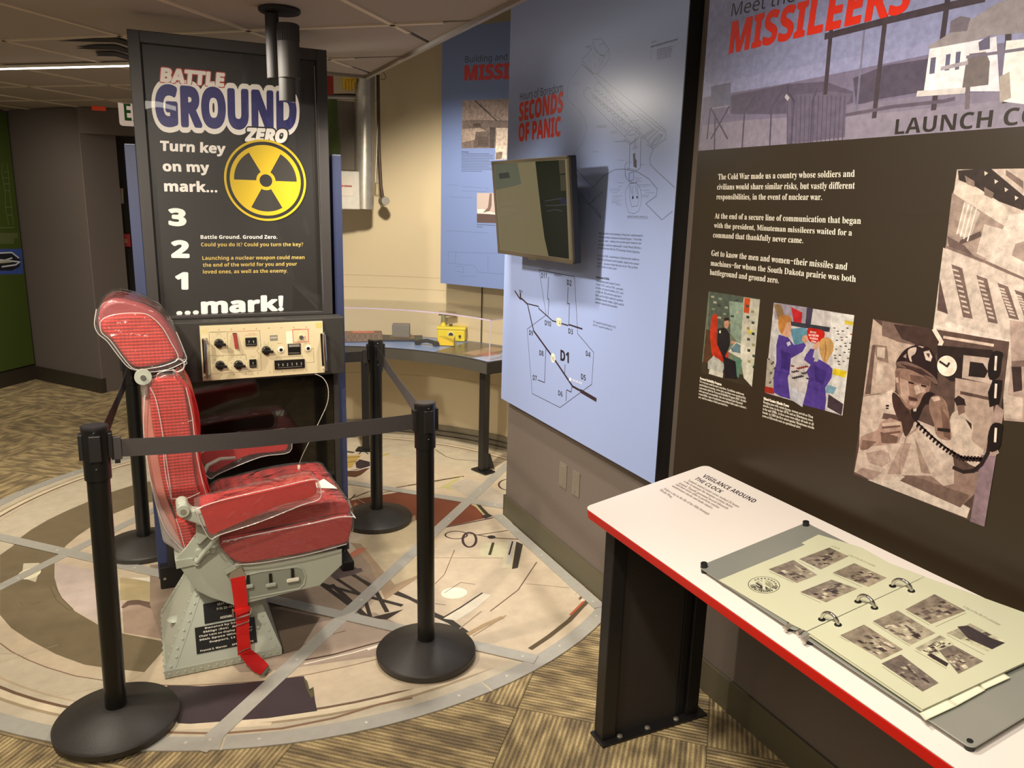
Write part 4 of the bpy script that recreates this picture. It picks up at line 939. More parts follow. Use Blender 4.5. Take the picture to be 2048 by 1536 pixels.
def flat(name, L, R_, mt, th=.004):
    n = len(L); vs = [wz(x, y, z) for x, y, z in L]+[wz(x, y, z) for x, y, z in R_]; k = 2*n; vs += [v+Vector((0,0,-th)) for v in vs]
    fs = []
    for i in range(n-1): fs += [(i,i+1,n+i+1,n+i), (k+i,k+i+1,k+n+i+1,k+n+i), (i,i+1,k+i+1,k+i), (n+i,n+i+1,k+n+i+1,k+n+i)]
    fs += [(0,n,k+n,k), (n-1,2*n-1,k+2*n-1,k+n-1)]
    return MB().add(vs, fs).build(name, mt, ch)
flat('lap_belt', [(480,1310,.075),(492,1326,.045),(508,1342,.020),(522,1348,.014)], [(501,1298,.085),(515,1308,.050),(530,1322,.022),(537,1330,.014)], M_red)
flat('belt_tongue', [(518,1351,.012),(530,1352,.010),(534,1344,.010)], [(534,1333,.012),(541,1338,.010),(544,1340,.010)], M_steel, .003)
MB().tube([wy(466,1218,2.566), wy(465,1230,2.564), wy(470,1238,2.564), wy(500,1228,2.564), wy(502,1216,2.566)], .0028, 8).build('buckle', M_steel, ch, smooth=True)
MB().tube([wy(467,1248,2.568), wy(470,1252,2.568), wy(498,1242,2.568), wy(498,1238,2.568)], .0018, 8).build('keeper', M_steel, ch, smooth=True)
MB().tube([wy(476,1305,2.564), wy(500,1295,2.564)], .0018, 6).build('belt_stitch', M_steel, ch, smooth=True)

# ---------------------------------------------------------------- ceiling spot fixture
sp = thing('ceiling_spotlight', 'grey cylindrical projector spotlight hanging from the ceiling before the poster', 'spotlight', (.50, 3.02, 2.2))
M_sp = mat('grey_fixture', (44, 41, 39), .65, spec=.15); M_sp2 = mat('grey_fixture_light', (54, 51, 47), .65, spec=.15)
ca = wz(559, 22, HC-.004)
MB().lathe([(.066,-.004),(.070,.0),(.070,.006)], (ca.x, ca.y, HC-.006), 36).build('canopy', M_sp, sp, smooth=True)
Ys = ca.y
a = wy(541, 26, Ys); b = wy(548, 160, Ys)
MB().cyl(wy(543,27,Ys), wy(548,158,Ys), .0225, 24).build('driver_housing', M_sp, sp, smooth=True, bevel=.002)
bx_ = MB().cyl(wy(575,48,Ys-.03), wy(579,158,Ys-.03), .0365, 32).build('lamp_body', M_sp2, sp, smooth=True, bevel=.003)
for k in range(12):
    t = math.radians(200+k*14); d = Vector((math.cos(t), math.sin(t), 0))*.0365
    MB().bar(wy(575,50,Ys-.03)+d, wy(576,84,Ys-.03)+d, .0035, .005, (0,0,1)).build('cooling_fin', M_black, bx_)
MB().cyl(wy(574,158,Ys-.03), wy(575,203,Ys-.03), .0275, 32, cap=True).build('snoot', M_sp2, sp, smooth=True)
MB().cyl(wy(575,203,Ys-.03), wy(575,203.5,Ys-.03), .024, 24).build('lens', mat('dark_lens', (20, 18, 16), .1), sp)

# ---------------------------------------------------------------- blue wall panel (hours of boredom)
bp = thing('blue_text_panel', 'tall pale blue display panel with red heading, site map and floor plan drawing', 'display panel', (1.60, 2.8, .65))
XB = 1.578
yl, yr, zlo, zhi = 3.452, 2.133, .648, 2.62
MB().box(XB, XB+.022, yr, yl, zlo, zhi).build('panel_board', mat('panel_board_blue', (150, 164, 200), .4), bp)
box('panel_side', XB+.0005, XW-.001, yr-.004, yr+.010, zlo, zhi, M_black, bp)
for y in (yr+.03, yl-.06): box('mounting_rail', XB+.022, XW-.001, y, y+.03, zlo+.03, zhi-.03, M_black, bp)
XP = pX(XB); B = Print(XP, eps=.00004, base=.0001)
BL = (158, 174, 216); IK = (44, 38, 44); G1 = (96, 98, 116)
B.poly(BL, [(-yl, zlo), (-yr, zlo), (-yr, zhi), (-yl, zhi)], uv=True)
zb3 = ZM(1000, 40, 3.49); zb4 = ZM(990, 420, 3.657); zb5 = ZM(1140, 60, 3.84); zbt = ZM(1100, 430, 5.688)
def bt(col, s, a, b, tp, z, **k): B.text(col, s, z(a)[0], z(b)[0], z(tp)[0], **k)
bt(IK, 'Hours of Boredom', (140,562), (439,500), (140,508), zb3)
bt((226, 62, 44), 'SECONDS', (134,704), (437,638), (137,582), zb3, bold=.04)
bt((226, 62, 44), 'OF PANIC', (131,845), (420,806), (133,728), zb3, bold=.04)
# shaped plan field
B.line((126, 138, 170), zb3((570,310),(500,400),(468,480),(475,560),(540,620),(590,680),(603,760),(580,850),(500,955)), .0022)
B.line((110, 118, 146), zb3((500,1005),(650,1170),(720,1090),(800,1045),(870,1040),(960,1060),(1040,1110),(1098,1180),(1090,1230),(1018,1282),(1130,1395),(1205,1335)), .003)
B.line((116, 124, 150), zb3((1070,905),(1045,960),(1050,1010),(1100,1060),(1218,1168)), .003)
gl = lambda pts, w_=.0016, c=(104, 108, 126): B.line(c, zb5(*pts), w_)
for q in (((92,262),(95,225),(165,150),(170,110),(180,75),(240,65),(300,150),(262,195),(232,190),(180,135)), ((92,262),(180,335),(215,335),(300,225),(302,155)), ((165,150),(135,130)), ((100,240),(180,335)), ((230,190),(265,205),(210,320)), ((178,90),(195,150),(210,175)), ((180,180),(182,210)), ((150,225),(150,250)), ((195,260),(195,290)), ((228,215),(228,245)), ((165,295),(165,320)), ((120,132),(160,120)), ((225,115),(268,100))): gl(q)
for q in (((92,262),(180,345),(640,910)), ((210,340),(740,775)), ((190,430),(215,400),(640,760)), ((105,470),(110,510),(470,870),(520,825)), ((105,470),(130,440),(160,450)), ((160,480),(470,740)), ((180,500),(420,700)), ((640,915),(700,860),(735,840),(735,785),(690,760),(600,690),(530,640)), ((590,880),(640,915)), ((600,850),(680,770)), ((620,880),(715,800)), ((545,830),(640,760)), ((560,840),(655,765)), ((650,840),(690,800),(710,815),(660,880),(630,890),(650,840))): gl(q)
for i in range(9):
    x = 190+i*28; y = 440+i*24; gl(((x, y), (x+14, y+34), (x+34, y+24))); gl(((x-20, y+60), (x-6, y+92), (x+16, y+80)))
for i in range(5): x = 330+i*22; gl(((x, 690+i*20-20), (x+10, 720+i*16)))
for q in (((415,820),(440,800),(480,760),(540,800),(520,840),(465,880),(415,840)), ((430,790),(460,740),(520,760),(500,800),(450,810)), ((440,740),(470,700),(530,690)), ((500,700),(540,760)), ((460,875),(455,1060),(440,1080)), ((545,820),(540,1060),(520,1075)), ((500,830),(500,900)), ((440,1010),(422,1040),(425,1120),(450,1160),(480,1170)), ((455,1010),(470,1020)), ((440,1060),(520,1080)), ((455,1100),(455,1160),(490,1150),(490,1090),(455,1100)), ((460,1175),(425,1240),(428,1330),(450,1400),(490,1412),(530,1390),(550,1310),(540,1220),(510,1170),(460,1175)), ((458,1180),(460,1300),(475,1358),(520,1350),(528,1290),(515,1175),(458,1180)), ((480,1200),(485,1280)), ((500,1190),(520,1270)), ((465,1200),(475,1260))): gl(q)
B.poly((84, 82, 88), zb5((485,950),(500,945),(502,990),(512,1000),(512,1060),(490,1050)))
B.poly((40, 34, 60), zb5((478,1278),(488,1275),(488,1298),(478,1298))); B.poly((40, 34, 60), zb5((510,1278),(520,1275),(522,1292),(512,1294)))
for q in (((150,1340),(150,1210)), ((150,1340),(80,1250)), ((150,1340),(110,1320),(100,1280)), ((150,1340),(250,1240),(245,1270)), ((150,1340),(185,1300),(190,1270)), ((150,1340),(240,1450),(225,1400)), ((150,1340),(150,1445)), ((160,1345),(215,1385)), ((200,1385),(240,1445))): gl(q, .0018, (88, 96, 128))
def greek(z, x, y, w_, n, dy, sl, h=7, col=G1, ln=None):
    for i in range(n):
        L_ = w_*(ln[i] if ln else (.82+.18*math.sin(i*2.3+x))); a = z((x, y+dy*i))[0]; b = z((x+L_, y+dy*i+sl*L_))[0]; tp = z((x, y+dy*i-h))[0]
        s = ''.join('missile crews stood alert beneath the prairie for decades '[(i*13+int(x)) % 30:][:max(6, int(L_/h*1.6))])
        B.text(col, s.strip(), a, b, tp, res=1)
for x, y, w_, n in ((365,1175,55,1), (370,1205,42,1), (305,1222,108,2), (325,1250,60,1), (323,1275,85,2), (322,1308,75,2), (320,1330,80,1), (355,1345,52,1), (505,1140,55,3), (530,1190,95,2), (545,1232,105,1), (580,1250,70,1), (550,1270,70,2), (370,1002,70,1), (540,1037,38,1), (335,862,92,1), (312,782,66,2), (208,740,86,2), (165,940,52,1), (665,748,72,1), (20,418,55,1), (118,133,40,1), (480,905,50,2)):
    greek(zb5, x, y, w_, n, 13, -.06 if y < 1000 else .04, 8, (112, 112, 130))
B.text((88, 84, 100), 'LAUNCH CONTROL CENTER (LCC)', zb5((440,1438))[0], zb5((600,1443))[0], zb5((440,1425))[0], bold=.02, res=1); B.line(G1, zb5((438,1444),(600,1450)), .001)
B.text((84, 82, 96), 'LEGEND', zb5((622,102))[0], zb5((665,92))[0], zb5((622,88))[0], res=1); B.text((84, 82, 96), 'ABOVE GROUND SUPPORT BUILDING', zb5((620,138))[0], zb5((828,78))[0], zb5((620,124))[0], bold=.02, res=1)
for i, s in enumerate(('commander quarters', 'security control center', 'kitchen and dining', 'recreation day room', 'water treatment', 'vehicle storage bay')):
    B.text((96, 94, 108), s, zb5((668,158+i*15))[0], zb5((790-i*3,128+i*15))[0], zb5((668,148+i*15))[0], res=1); B.text((96, 94, 108), str(i+1), zb5((618,160+i*15))[0], zb5((624,159+i*15))[0], zb5((618,150+i*15))[0], res=1)
TX = ['Many missileers took advantage of long hours underground to', 'review procedures and pursue advanced degrees. "A lot of the', 'time was spent... making sure you were up to whatever new', 'procedures had been implemented," recalls Wendy McNeil, a', 'second lieutenant with the 67th Strategic Missile Squadron.', '', 'For Steven Hall, a maintenance technician who worked on', 'both silos and launch control capsules, launch crews earned', 'respect "...because of what they have to do. They go from', 'sheer boredom to sheer panic."']
ey = [(218,1058,248),(260,1045,293),(300,1040,335),(345,1040,388),(382,1023,437),0,(470,1015,520),(510,1010,570),(555,997,612),(592,770,625)]
for s, e, in zip(TX, ey):
    if s: x0_ = 555-(e[0]-218)*.055; B.text(IK, s, zbt((x0_, e[0]))[0], zbt((e[1], e[2]))[0], zbt((x0_, e[0]-24))[0], 'serif', res=1)
B.text(IK, 'Networked ICBMs', zbt((525,716))[0], zbt((675,740))[0], zbt((525,694))[0], 'serif', bold=.02, res=1)
for s, y, x1_, y1_ in (('Each underground Launch Control',756,795,806), ('Center (LCC), such as D-01, controlled',796,830,860), ('ten silos, or Launch Facilities (LFs), such',835,832,903), ('as Delta-09. This network comprised a',878,810,942), ('flight, and five flights made up a squadron.',920,832,988), ('Individual missiles within a flight could be',960,835,1035), ('remotely targeted and controlled.',1000,762,1060)):
    B.text(IK, s, zbt((524-(y-756)*.06, y))[0], zbt((x1_, y1_))[0], zbt((524, y-23))[0], 'serif', res=1)
B.text(IK, 'D1: Launch Control Center (LCC)', zbt((495,1222))[0], zbt((750,1290))[0], zbt((495,1200))[0], bold=.02, res=1); B.text(IK, 'D2-D11: Launch Facility (LF)', zbt((490,1258))[0], zbt((710,1318))[0], zbt((490,1238))[0], bold=.02, res=1)
# site map
ml = lambda pts, w_, c=(60, 50, 56): B.line(c, zb4(*pts), w_)
ml(((322,438),(582,488),(605,905),(722,1042),(708,1275),(476,1445),(272,1342),(235,872),(375,768),(322,438)), .0028)
ml(((392,490),(385,650),(395,655),(388,775)), .004); ml(((535,565),(530,685),(545,685),(540,845)), .004)
ml(((235,685),(318,705),(320,720),(420,810),(535,845)), .0055, (52, 42, 48)); ml(((540,838),(638,870)), .0065, (52, 42, 48))
ml(((146,592),(180,645),(200,652),(238,688),(270,830),(284,885)), .0085, (56, 42, 48)); ml(((186,610),(188,650)), .014, (60, 46, 52))
ml(((284,885),(440,1100),(568,1290),(640,1330)), .0095, (52, 38, 46)); ml(((630,1325),(738,1388)), .016, (56, 40, 48))
ml(((372,1020),(363,1262),(315,1243)), .004); ml(((513,1132),(510,1205)), .004); ml(((563,1290),(558,1332),(524,1315),(520,1395)), .004)
for s, a, b, h in (('D11',(338,498),(378,500),38), ('D2',(527,548),(560,556),40), ('D10',(365,842),(410,854),38), ('D3',(537,902),(570,912),38), ('D9',(250,913),(278,920),36), ('D8',(325,1062),(355,1070),38), ('D7',(277,1243),(306,1252),38), ('D6',(463,1355),(494,1368),38), ('D5',(630,1236),(664,1250),40), ('D4',(665,1066),(698,1080),38), ('D1',(480,1098),(540,1120),76)):
    B.text(IK, s, zb4(a)[0], zb4(b)[0], zb4((a[0], a[1]-h))[0], bold=.014 if s != 'D1' else .03)
B.text(IK, 'WALL', zb4((176,598))[0], zb4((203,604))[0], zb4((176,582))[0], res=1, bold=.02)
B.poly((240, 228, 180), zb4((452,790),(470,788),(484,798),(485,830),(478,850),(460,848),(450,828))); B.text(IK, '14', zb4((456,838))[0], zb4((480,843))[0], zb4((456,803))[0])
B.poly((240, 232, 205), zb4((412,1052),(424,1045),(438,1060),(442,1095),(428,1120),(412,1105),(408,1080))); B.text(IK, '90', zb4((413,1098))[0], zb4((436,1104))[0], zb4((413,1070))[0])
B.poly((240, 240, 245), zb4((545,1230),(550,1222),(555,1232),(562,1236),(556,1244),(556,1254),(549,1248),(541,1250),(543,1240)))
B.text((236, 236, 242), 'YOU ARE HERE', zb4((568,1250))[0], zb4((636,1275))[0], zb4((568,1236))[0], bold=.03, res=1)
M_panelprint = print_mat('satin_print', .30)
B.build('panel_graphic', M_panelprint, bp)

# ---------------------------------------------------------------- television
tv = thing('wall_television', 'flat television with painted glowing screen tilted down in front of blue panel', 'television', (1.48, 2.91, 1.58))
TLt, TRt, BRt, BLt = [Vector(q) for q in ((1.405,3.227,1.777),(1.432,2.588,1.777),(1.475,2.590,1.383),(1.448,3.229,1.383))]
uu = (TRt-TLt).normalized(); vv = (TLt-BLt).normalized(); nn = uu.cross(vv)     # towards the room
TP = Plane((TLt+BRt)/2, uu, vv); w_, h_ = .64, .396
M_tvf = mat('brown_bezel', (96, 86, 70), .35, metal=.4)
F3 = lambda a, b, d: TP.at(a, b, d)
MB().prism([(-w_/2,-h_/2),(w_/2,-h_/2),(w_/2,h_/2),(-w_/2,h_/2)], F3, -.030, -.002).build('television_body', M_black, tv, bevel=.004)
MB().prism([(-w_/2+.012,-h_/2+.018),(w_/2-.012,-h_/2+.018),(w_/2-.012,h_/2-.012),(-w_/2+.012,h_/2-.012)], F3, -.001, .0).build('screen', mat('dark_screen', (22, 22, 18), .04, spec=1.0, coat=1.0), tv)
V_ = Print(TP, .00005, .0003); zt_ = ZM(960, 290, 5.691)  # beige field and mirrored room are put in as glowing colour shapes
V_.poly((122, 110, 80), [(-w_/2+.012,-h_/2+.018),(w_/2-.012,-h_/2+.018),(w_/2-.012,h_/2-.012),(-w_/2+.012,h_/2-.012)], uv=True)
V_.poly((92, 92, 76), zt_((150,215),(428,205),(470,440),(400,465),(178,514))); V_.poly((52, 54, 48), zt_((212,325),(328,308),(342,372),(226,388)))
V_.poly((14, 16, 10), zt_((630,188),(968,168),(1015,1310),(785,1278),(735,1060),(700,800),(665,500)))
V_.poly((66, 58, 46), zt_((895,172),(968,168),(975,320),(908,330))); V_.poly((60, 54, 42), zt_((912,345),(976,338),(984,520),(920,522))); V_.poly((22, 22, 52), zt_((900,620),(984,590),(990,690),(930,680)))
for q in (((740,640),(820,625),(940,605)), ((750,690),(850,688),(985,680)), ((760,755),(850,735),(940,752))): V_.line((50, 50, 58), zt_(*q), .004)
V_.build('screen_reflection_paint', print_mat('screen_reflection_paint', .1, .5, emit=.75), tv)
for q in (((-w_/2,-h_/2),(w_/2,-h_/2),(w_/2,-h_/2+.018),(-w_/2,-h_/2+.018)), ((-w_/2,h_/2-.012),(w_/2,h_/2-.012),(w_/2,h_/2),(-w_/2,h_/2)), ((-w_/2,-h_/2),(-w_/2+.012,-h_/2),(-w_/2+.012,h_/2),(-w_/2,h_/2)), ((w_/2-.012,-h_/2),(w_/2,-h_/2),(w_/2,h_/2),(w_/2-.012,h_/2))):
    MB().prism(q, F3, -.004, .006).build('bezel', M_tvf, tv, bevel=.0015)
MB().prism([(-.03,-h_/2-.006),(.03,-h_/2-.006),(.035,-h_/2),(-.035,-h_/2)], F3, -.004, .006).build('logo_tab', M_tvf, tv)
MB().box(1.49, XB-.0005, 2.82, 2.98, 1.50, 1.66).build('wall_bracket', M_black, tv)

# ---------------------------------------------------------------- brown panel (missileers)
mp_ = thing('brown_text_panel', 'large dark brown display panel with white text and old photographs on right wall', 'display panel', (1.6, 1.0, .7))
XM = 1.605; yl2 = wx(1396.3, 303.3, XM).y; zsp = 1.778
MB().box(XM, XW-.0005, -1.2, yl2, .70, 2.75).build('panel_board', mat('brown_board', (50, 41, 28), .5), mp_)
K = Print(pX(XM), eps=.00004, base=.0001); BR = (51, 42, 30)
K.poly(BR, [(-yl2, .70), (1.2, .70), (1.2, 2.75), (-yl2, 2.75)], uv=True)
for ys in (1.42, .55): K.line((48, 39, 26), [(-ys, .70), (-ys, zsp)], .002, uv=True)
k5 = ZM(1380, 0, 3.066); k6 = ZM(1380, 560, 3.066); k7 = ZM(1380, 300, 5.12); k8 = ZM(1680, 300, 2.56)
K.g = 0.35
# sky and field of the top photograph
def strip_grad(n=10):
    for i in range(n):
        t = i/n; z0_ = zsp+(2.75-zsp)*t; z1_ = zsp+(2.75-zsp)*(i+1)/n
        K.poly((int(150-26*t), int(152-24*t), int(188-14*t)), [(-yl2, z0_), (1.2, z0_), (1.2, z1_+.001), (-yl2, z1_+.001)], uv=True)
strip_grad()
kp = lambda c, *q: K.poly(c, k5(*q))
kp((120, 112, 138), (78,600),(250,570),(600,510),(1000,430),(1460,335),(2060,240),(2060,790),(1600,812),(50,932))
kp((92, 84, 104), (250,585),(600,515),(830,500),(1000,560),(1000,630),(800,690),(500,700),(250,700)); kp((84, 76, 94), (1000,480),(1200,400),(1460,360),(1450,560),(1150,610),(1020,650))
kp((142, 134, 152), (78,770),(300,740),(600,720),(1000,690),(1500,640),(2060,560),(2060,790),(1600,812),(50,932)); kp((130, 122, 142), (950,650),(1400,590),(1900,560),(2060,540),(2060,600),(1500,660),(960,715))
kp((104, 96, 116), (590,590),(850,560),(1000,575),(960,640),(950,840),(600,885)); 
for i in range(14): K.line((88, 80, 102), k5((600+i*27, 590),(596+i*26, 880)), .003)
kp((110, 110, 136), (130,530),(250,505),(250,640),(130,668)); K.line((150, 146, 160), k5((130,665),(240,650),(235,700)), .004)
for q in (((150,920),(155,700)), ((320,905),(335,690),(390,600)), ((490,890),(500,660),(560,570)), ((620,880),(640,620),(600,560),(600,520)), ((740,875),(752,620),(780,550)), ((130,665),(230,850)), ((240,655),(130,850)), ((105,850),(125,670))): K.line((84, 76, 98), k5(*q), .006)
K.line((120, 116, 140), k5((1075,130),(1040,480),(1020,700)), .006)
PS = (72, 62, 70)
K.line(PS, k5((835,222),(1200,128),(1580,38),(1800,-10)), .016)
for q in (((865,190),(830,570)), ((1200,100),(1165,400),(1130,715)), ((1580,0),(1535,340),(1495,665)), ((1960,0),(1950,300),(1935,620))): K.line(PS, k5(*q), .013)
K.line((98, 88, 104), k5((960,705),(1240,655),(1560,620),(1620,605)), .008)
# house
kp((238, 236, 240), (1470,300),(1680,262),(1700,560),(1435,556)); kp((226, 224, 232), (1680,262),(1880,225),(1900,560),(1700,560)); kp((240, 236, 232), (1940,250),(2060,240),(2060,640),(1900,620))
kp((150, 142, 146), (1460,285),(1560,225),(1740,110),(1900,10),(2060,-20),(2060,200),(1880,215),(1680,262),(1470,300)); kp((116, 108, 118), (1590,200),(1600,130),(1660,98),(1720,110),(1700,190)); 
for q in (((1478,355),(1510,350),(1500,450),(1468,455)), ((1572,335),(1600,330),(1590,430),(1562,435)), ((1632,320),(1662,315),(1650,425),(1625,430)), ((1770,260),(1840,215),(1840,300),(1775,310))): kp((104, 100, 126), *q)
kp((118, 108, 108), (1715,330),(1815,318),(1840,380),(1830,520),(1670,540),(1690,400)); K.line((110, 100, 108), k5((1705,540),(1700,660)), .01); K.line((214, 208, 206), k5((1400,575),(1680,555)), .012)
kp((176, 164, 156), (1900,470),(1960,440),(1970,600),(1900,630)); K.line((170, 160, 170), k5((1545,420),(1700,385)), .008); K.line((120, 112, 130), k5((1700,350),(2050,300)), .006)
K.line((190, 184, 190), k5((590,590),(602,605)), .010)
K.g = 0
K.poly(BR, [(-yl2, 1.60), (1.2, 1.60), (1.2, zsp), (-yl2, zsp)], uv=True)
def kt(col, s, a, b, tp, z, **k): K.text(col, s, z(a)[0], z(b)[0], z(tp)[0], **k)
kt((40, 36, 46), 'Meet the', (252,102), (642,8), (262,22), k5)
kt((228, 50, 28), 'MISSILEERS', (240,326), (1335,68), (262,138), k5, bold=.034, res=3, nd=12)
kt((48, 42, 38), 'LAUNCH CONTROL CENTER', (1255,825), (4020,610), (1265,732), k5, bold=.02)
WT = (240, 232, 214)
for s, a, b, tp in (('The Cold War made us a country whose soldiers and', (290,303), (1688,274), (290,246)), ('civilians would share similar risks, but vastly different', (278,405), (1688,396), (280,348)), ('responsibilities, in the event of nuclear war.', (272,505), (1353,512), (273,450)),
    ('At the end of a secure line of communication that began', (253,700), (1750,757), (254,645)), ('with the president, Minuteman missileers waited for a', (246,795), (1658,877), (247,744)), ('command that thankfully never came.', (236,895), (1158,955), (238,840)),
    ('Get to know the men and women\u2212their missiles and', (218,1082), (1608,1228), (222,1024)), ('machines\u2212for whom the South Dakota prairie was both', (212,1182), (1697,1353), (214,1128)), ('battleground and ground zero.', (203,1276), (908,1365), (206,1220))):
    kt(WT, s, a, b, tp, k7, font='serif')
# captions
def cap_lines(z, x, y, lines, dy, sl, h, dx=-6):
    for i, (s, w2) in enumerate(lines):
        a = (x+dx*i*.0, y+dy*i); kt(WT, s, (x-i*1.5, y+dy*i), (x-i*1.5+w2, y+dy*i+sl*w2), (x-i*1.5, y+dy*i-h), z, font='serif', res=1, bold=.03 if i == 0 else 0)
cap_lines(k6, 62, 608, [('Personal Reliability Program', 132), ('Not everyone could become a missileer. Candidates underwent', 272), ('psychological screening. Active duty missileers were monitored by', 284), ('a personnel called the Personnel Reliability Program (PRP). Besides', 288), ('strict personal accountability, this also included their financial', 268), ('responsibility, types of medication prescribed while under a doctor\'s', 292), ('care, and the conduct of their personal lives.', 182)], 19, .30, 13)
cap_lines(k6, 452, 733, [('Mixed Gender Missile Crews', 155), ('Keeping pace with social change, women served on Titan', 305), ('missile crews in the late 1970s and on Minuteman crews', 305), ('in the mid 1980s. At first crews were either all male or all', 312), ('female. In 1989 the first mixed-gender Minuteman missile', 316), ('crews at Ellsworth went on operational alert.', 236)], 21, .31, 15)
K.g = .6; LUM = .86
QUADS = [((1125,238),(1960,378),(1808,1512),(1003,1190)), ((515,138),(1008,216),(935,832),(458,690)), ((115,70),(430,118),(378,658),(68,568))]
def near_edge(q):
    for Qd in QUADS:
        for i in range(4):
            a = Vector(Qd[i]); b = Vector(Qd[(i+1) % 4]); t = (b-a).normalized()
            for p in q:
                r_ = Vector(p)-a; u = r_.dot(t)
                if abs(r_.x*t.y-r_.y*t.x) < 22 and -20 < u < (b-a).length+20: return True
    return False
q6 = lambda c, *q: K.poly(tuple(LUM*v for v in c), [p[:2] for p in cr([(*p, 0) for p in k6(*q)], True, 3)] if len(q) > 5 and not near_edge(q) else k6(*q)); l6 = lambda c, w2, *q: K.line(c, k6(*q), w2)
# photo: seated officer at console
q6((120, 128, 104), (115,70),(430,118),(378,658),(68,568)); q6((86, 96, 84), (120,72),(330,104),(300,330),(110,300)); q6((92, 62, 40), (100,300),(180,330),(150,520),(75,560)); q6((66, 56, 40), (70,500),(380,600),(378,658),(68,568))
q6((214, 210, 190), (330,106),(430,120),(380,655),(330,600),(300,420)); q6((150, 170, 150), (240,130),(330,140),(310,400),(250,330)); q6((222, 84, 34), (335,108),(370,114),(362,205),(330,200)); q6((98, 140, 116), (270,470),(320,490),(300,600),(270,580))
q6((232, 226, 206), (235,440),(280,380),(390,420),(350,480),(300,475)); q6((110, 140, 150), (250,420),(285,385),(310,400),(310,450),(260,440)); q6((226, 212, 96), (358,300),(385,308),(380,335),(355,328))
for i in range(16):
    x, y = 130+(i*37) % 180, 95+(i*53) % 190; q6(((180, 176, 150), (60, 70, 60), (140, 150, 120))[i % 3], (x,y),(x+20,y+3),(x+18,y+16),(x-2,y+12))
for i in range(12): x, y = 345+(i*31) % 60, 150+i*34; q6(((70, 74, 66), (160, 150, 110), (40, 60, 50))[i % 3], (x,y),(x+18,y+4),(x+16,y+20),(x-1,y+16))
q6((206, 56, 26), (140,215),(170,230),(165,400),(230,420),(225,500),(150,480),(130,420),(125,300)); q6((190, 188, 176), (110,500),(150,460),(215,520),(200,570),(110,545)); q6((220, 214, 196), (120,545),(205,570),(200,600),(115,575)); q6((190, 44, 24), (150,440),(220,480),(215,505),(150,470))
q6((34, 30, 34), (170,300),(215,290),(245,330),(245,400),(215,470),(280,500),(290,610),(215,600),(205,480),(170,400)); q6((206, 150, 118), (212,242),(235,238),(242,275),(228,300),(210,290)); q6((50, 34, 28), (208,235),(235,228),(244,245),(212,252)); q6((206, 150, 118), (255,370),(280,380),(276,392),(250,388)); q6((226, 220, 200), (180,310),(190,308),(190,325),(180,326))
# photo: two crew members in blue
q6((206, 198, 196), (515,138),(1008,216),(935,832),(458,690)); q6((226, 222, 216), (860,200),(1008,216),(935,832),(840,790),(880,600)); q6((170, 160, 176), (515,138),(720,168),(700,280),(520,240)); q6((150, 120, 80), (515,150),(560,150),(580,220),(540,240)); q6((200, 36, 44), (620,165),(690,200),(680,290),(640,280)); q6((70, 62, 84), (718,168),(755,175),(738,290),(705,280))
q6((206, 202, 200), (515,260),(620,270),(600,640),(500,600)); q6((186, 178, 160), (475,480),(520,500),(515,690),(460,680)); q6((178, 52, 32), (460,650),(520,665),(515,700),(458,690)); q6((104, 158, 180), (615,300),(700,290),(730,310),(720,380),(640,400)); q6((60, 60, 70), (560,245),(860,290),(855,320),(560,270))
q6((212, 34, 22), (725,296),(800,305),(828,330),(800,390),(740,380),(722,350))
for i, (s, x0_, x1_) in enumerate((('ENTRY', 738, 775), ('RESTRICTED', 728, 790), ('TO MISSILE', 735, 785), ('CREW', 745, 775))): kt((240, 220, 214), s, (x0_, 324+i*19), (x1_, 330+i*19), (x0_, 312+i*19), k6, res=1, bold=.02)
q6((232, 206, 60), (950,248),(1003,255),(998,278),(948,270)); q6((236, 208, 40), (880,540),(962,560),(955,600),(872,578)); q6((130, 170, 190), (840,640),(900,660),(880,700),(830,690)); q6((70, 58, 66), (850,700),(940,760),(930,830),(842,780))
for i in range(26): x, y = 880+(i*23) % 110, 290+(i*37) % 240; q6(((120, 100, 90), (70, 62, 70), (190, 60, 50))[i % 3 if i % 7 == 0 else i % 2], (x,y),(x+14,y+2),(x+13,y+9),(x-1,y+7))
for i in range(18): x, y = 620+(i*29) % 100, 520+(i*31) % 90; q6(((150, 60, 50), (80, 66, 66), (60, 56, 60))[i % 3], (x,y),(x+20,y+5),(x+19,y+14),(x-1,y+10))
for i in range(12): x, y = 480+(i*17) % 40, 480+(i*29) % 150; q6((90, 84, 84), (x,y),(x+10,y+2),(x+9,y+12),(x-1,y+10))
BU = (84, 62, 150); BD = (62, 44, 122); SK = (226, 170, 136)
q6((206, 206, 214), (600,640),(700,700),(690,780),(600,720)); q6(BU, (545,335),(600,350),(640,400),(700,385),(712,400),(690,440),(620,480),(612,560),(600,600),(615,730),(560,715),(515,690),(512,600),(530,500),(530,400)); q6(BD, (560,430),(620,455),(610,560),(560,540)); l6(BD, .004, (520,560),(610,575))
q6(SK, (575,260),(615,250),(620,300),(605,350),(560,330),(560,290)); q6((196, 130, 62), (545,230),(580,213),(620,230),(622,252),(595,262),(580,300),(565,330),(545,300)); q6(SK, (690,345),(715,335),(725,360),(710,392),(688,372)); q6((220, 214, 226), (592,385),(612,375),(620,395),(600,408))
q6(BU, (715,450),(765,480),(800,490),(850,520),(875,545),(868,600),(830,660),(835,730),(828,800),(692,765),(715,680),(730,600),(715,560),(740,520),(700,490)); q6(BD, (760,520),(840,560),(820,640),(770,620)); l6(BD, .004, (725,650),(830,690)); q6(BU, (700,480),(740,420),(765,425),(750,480)); q6(SK, (760,400),(790,372),(803,390),(775,430),(755,420))
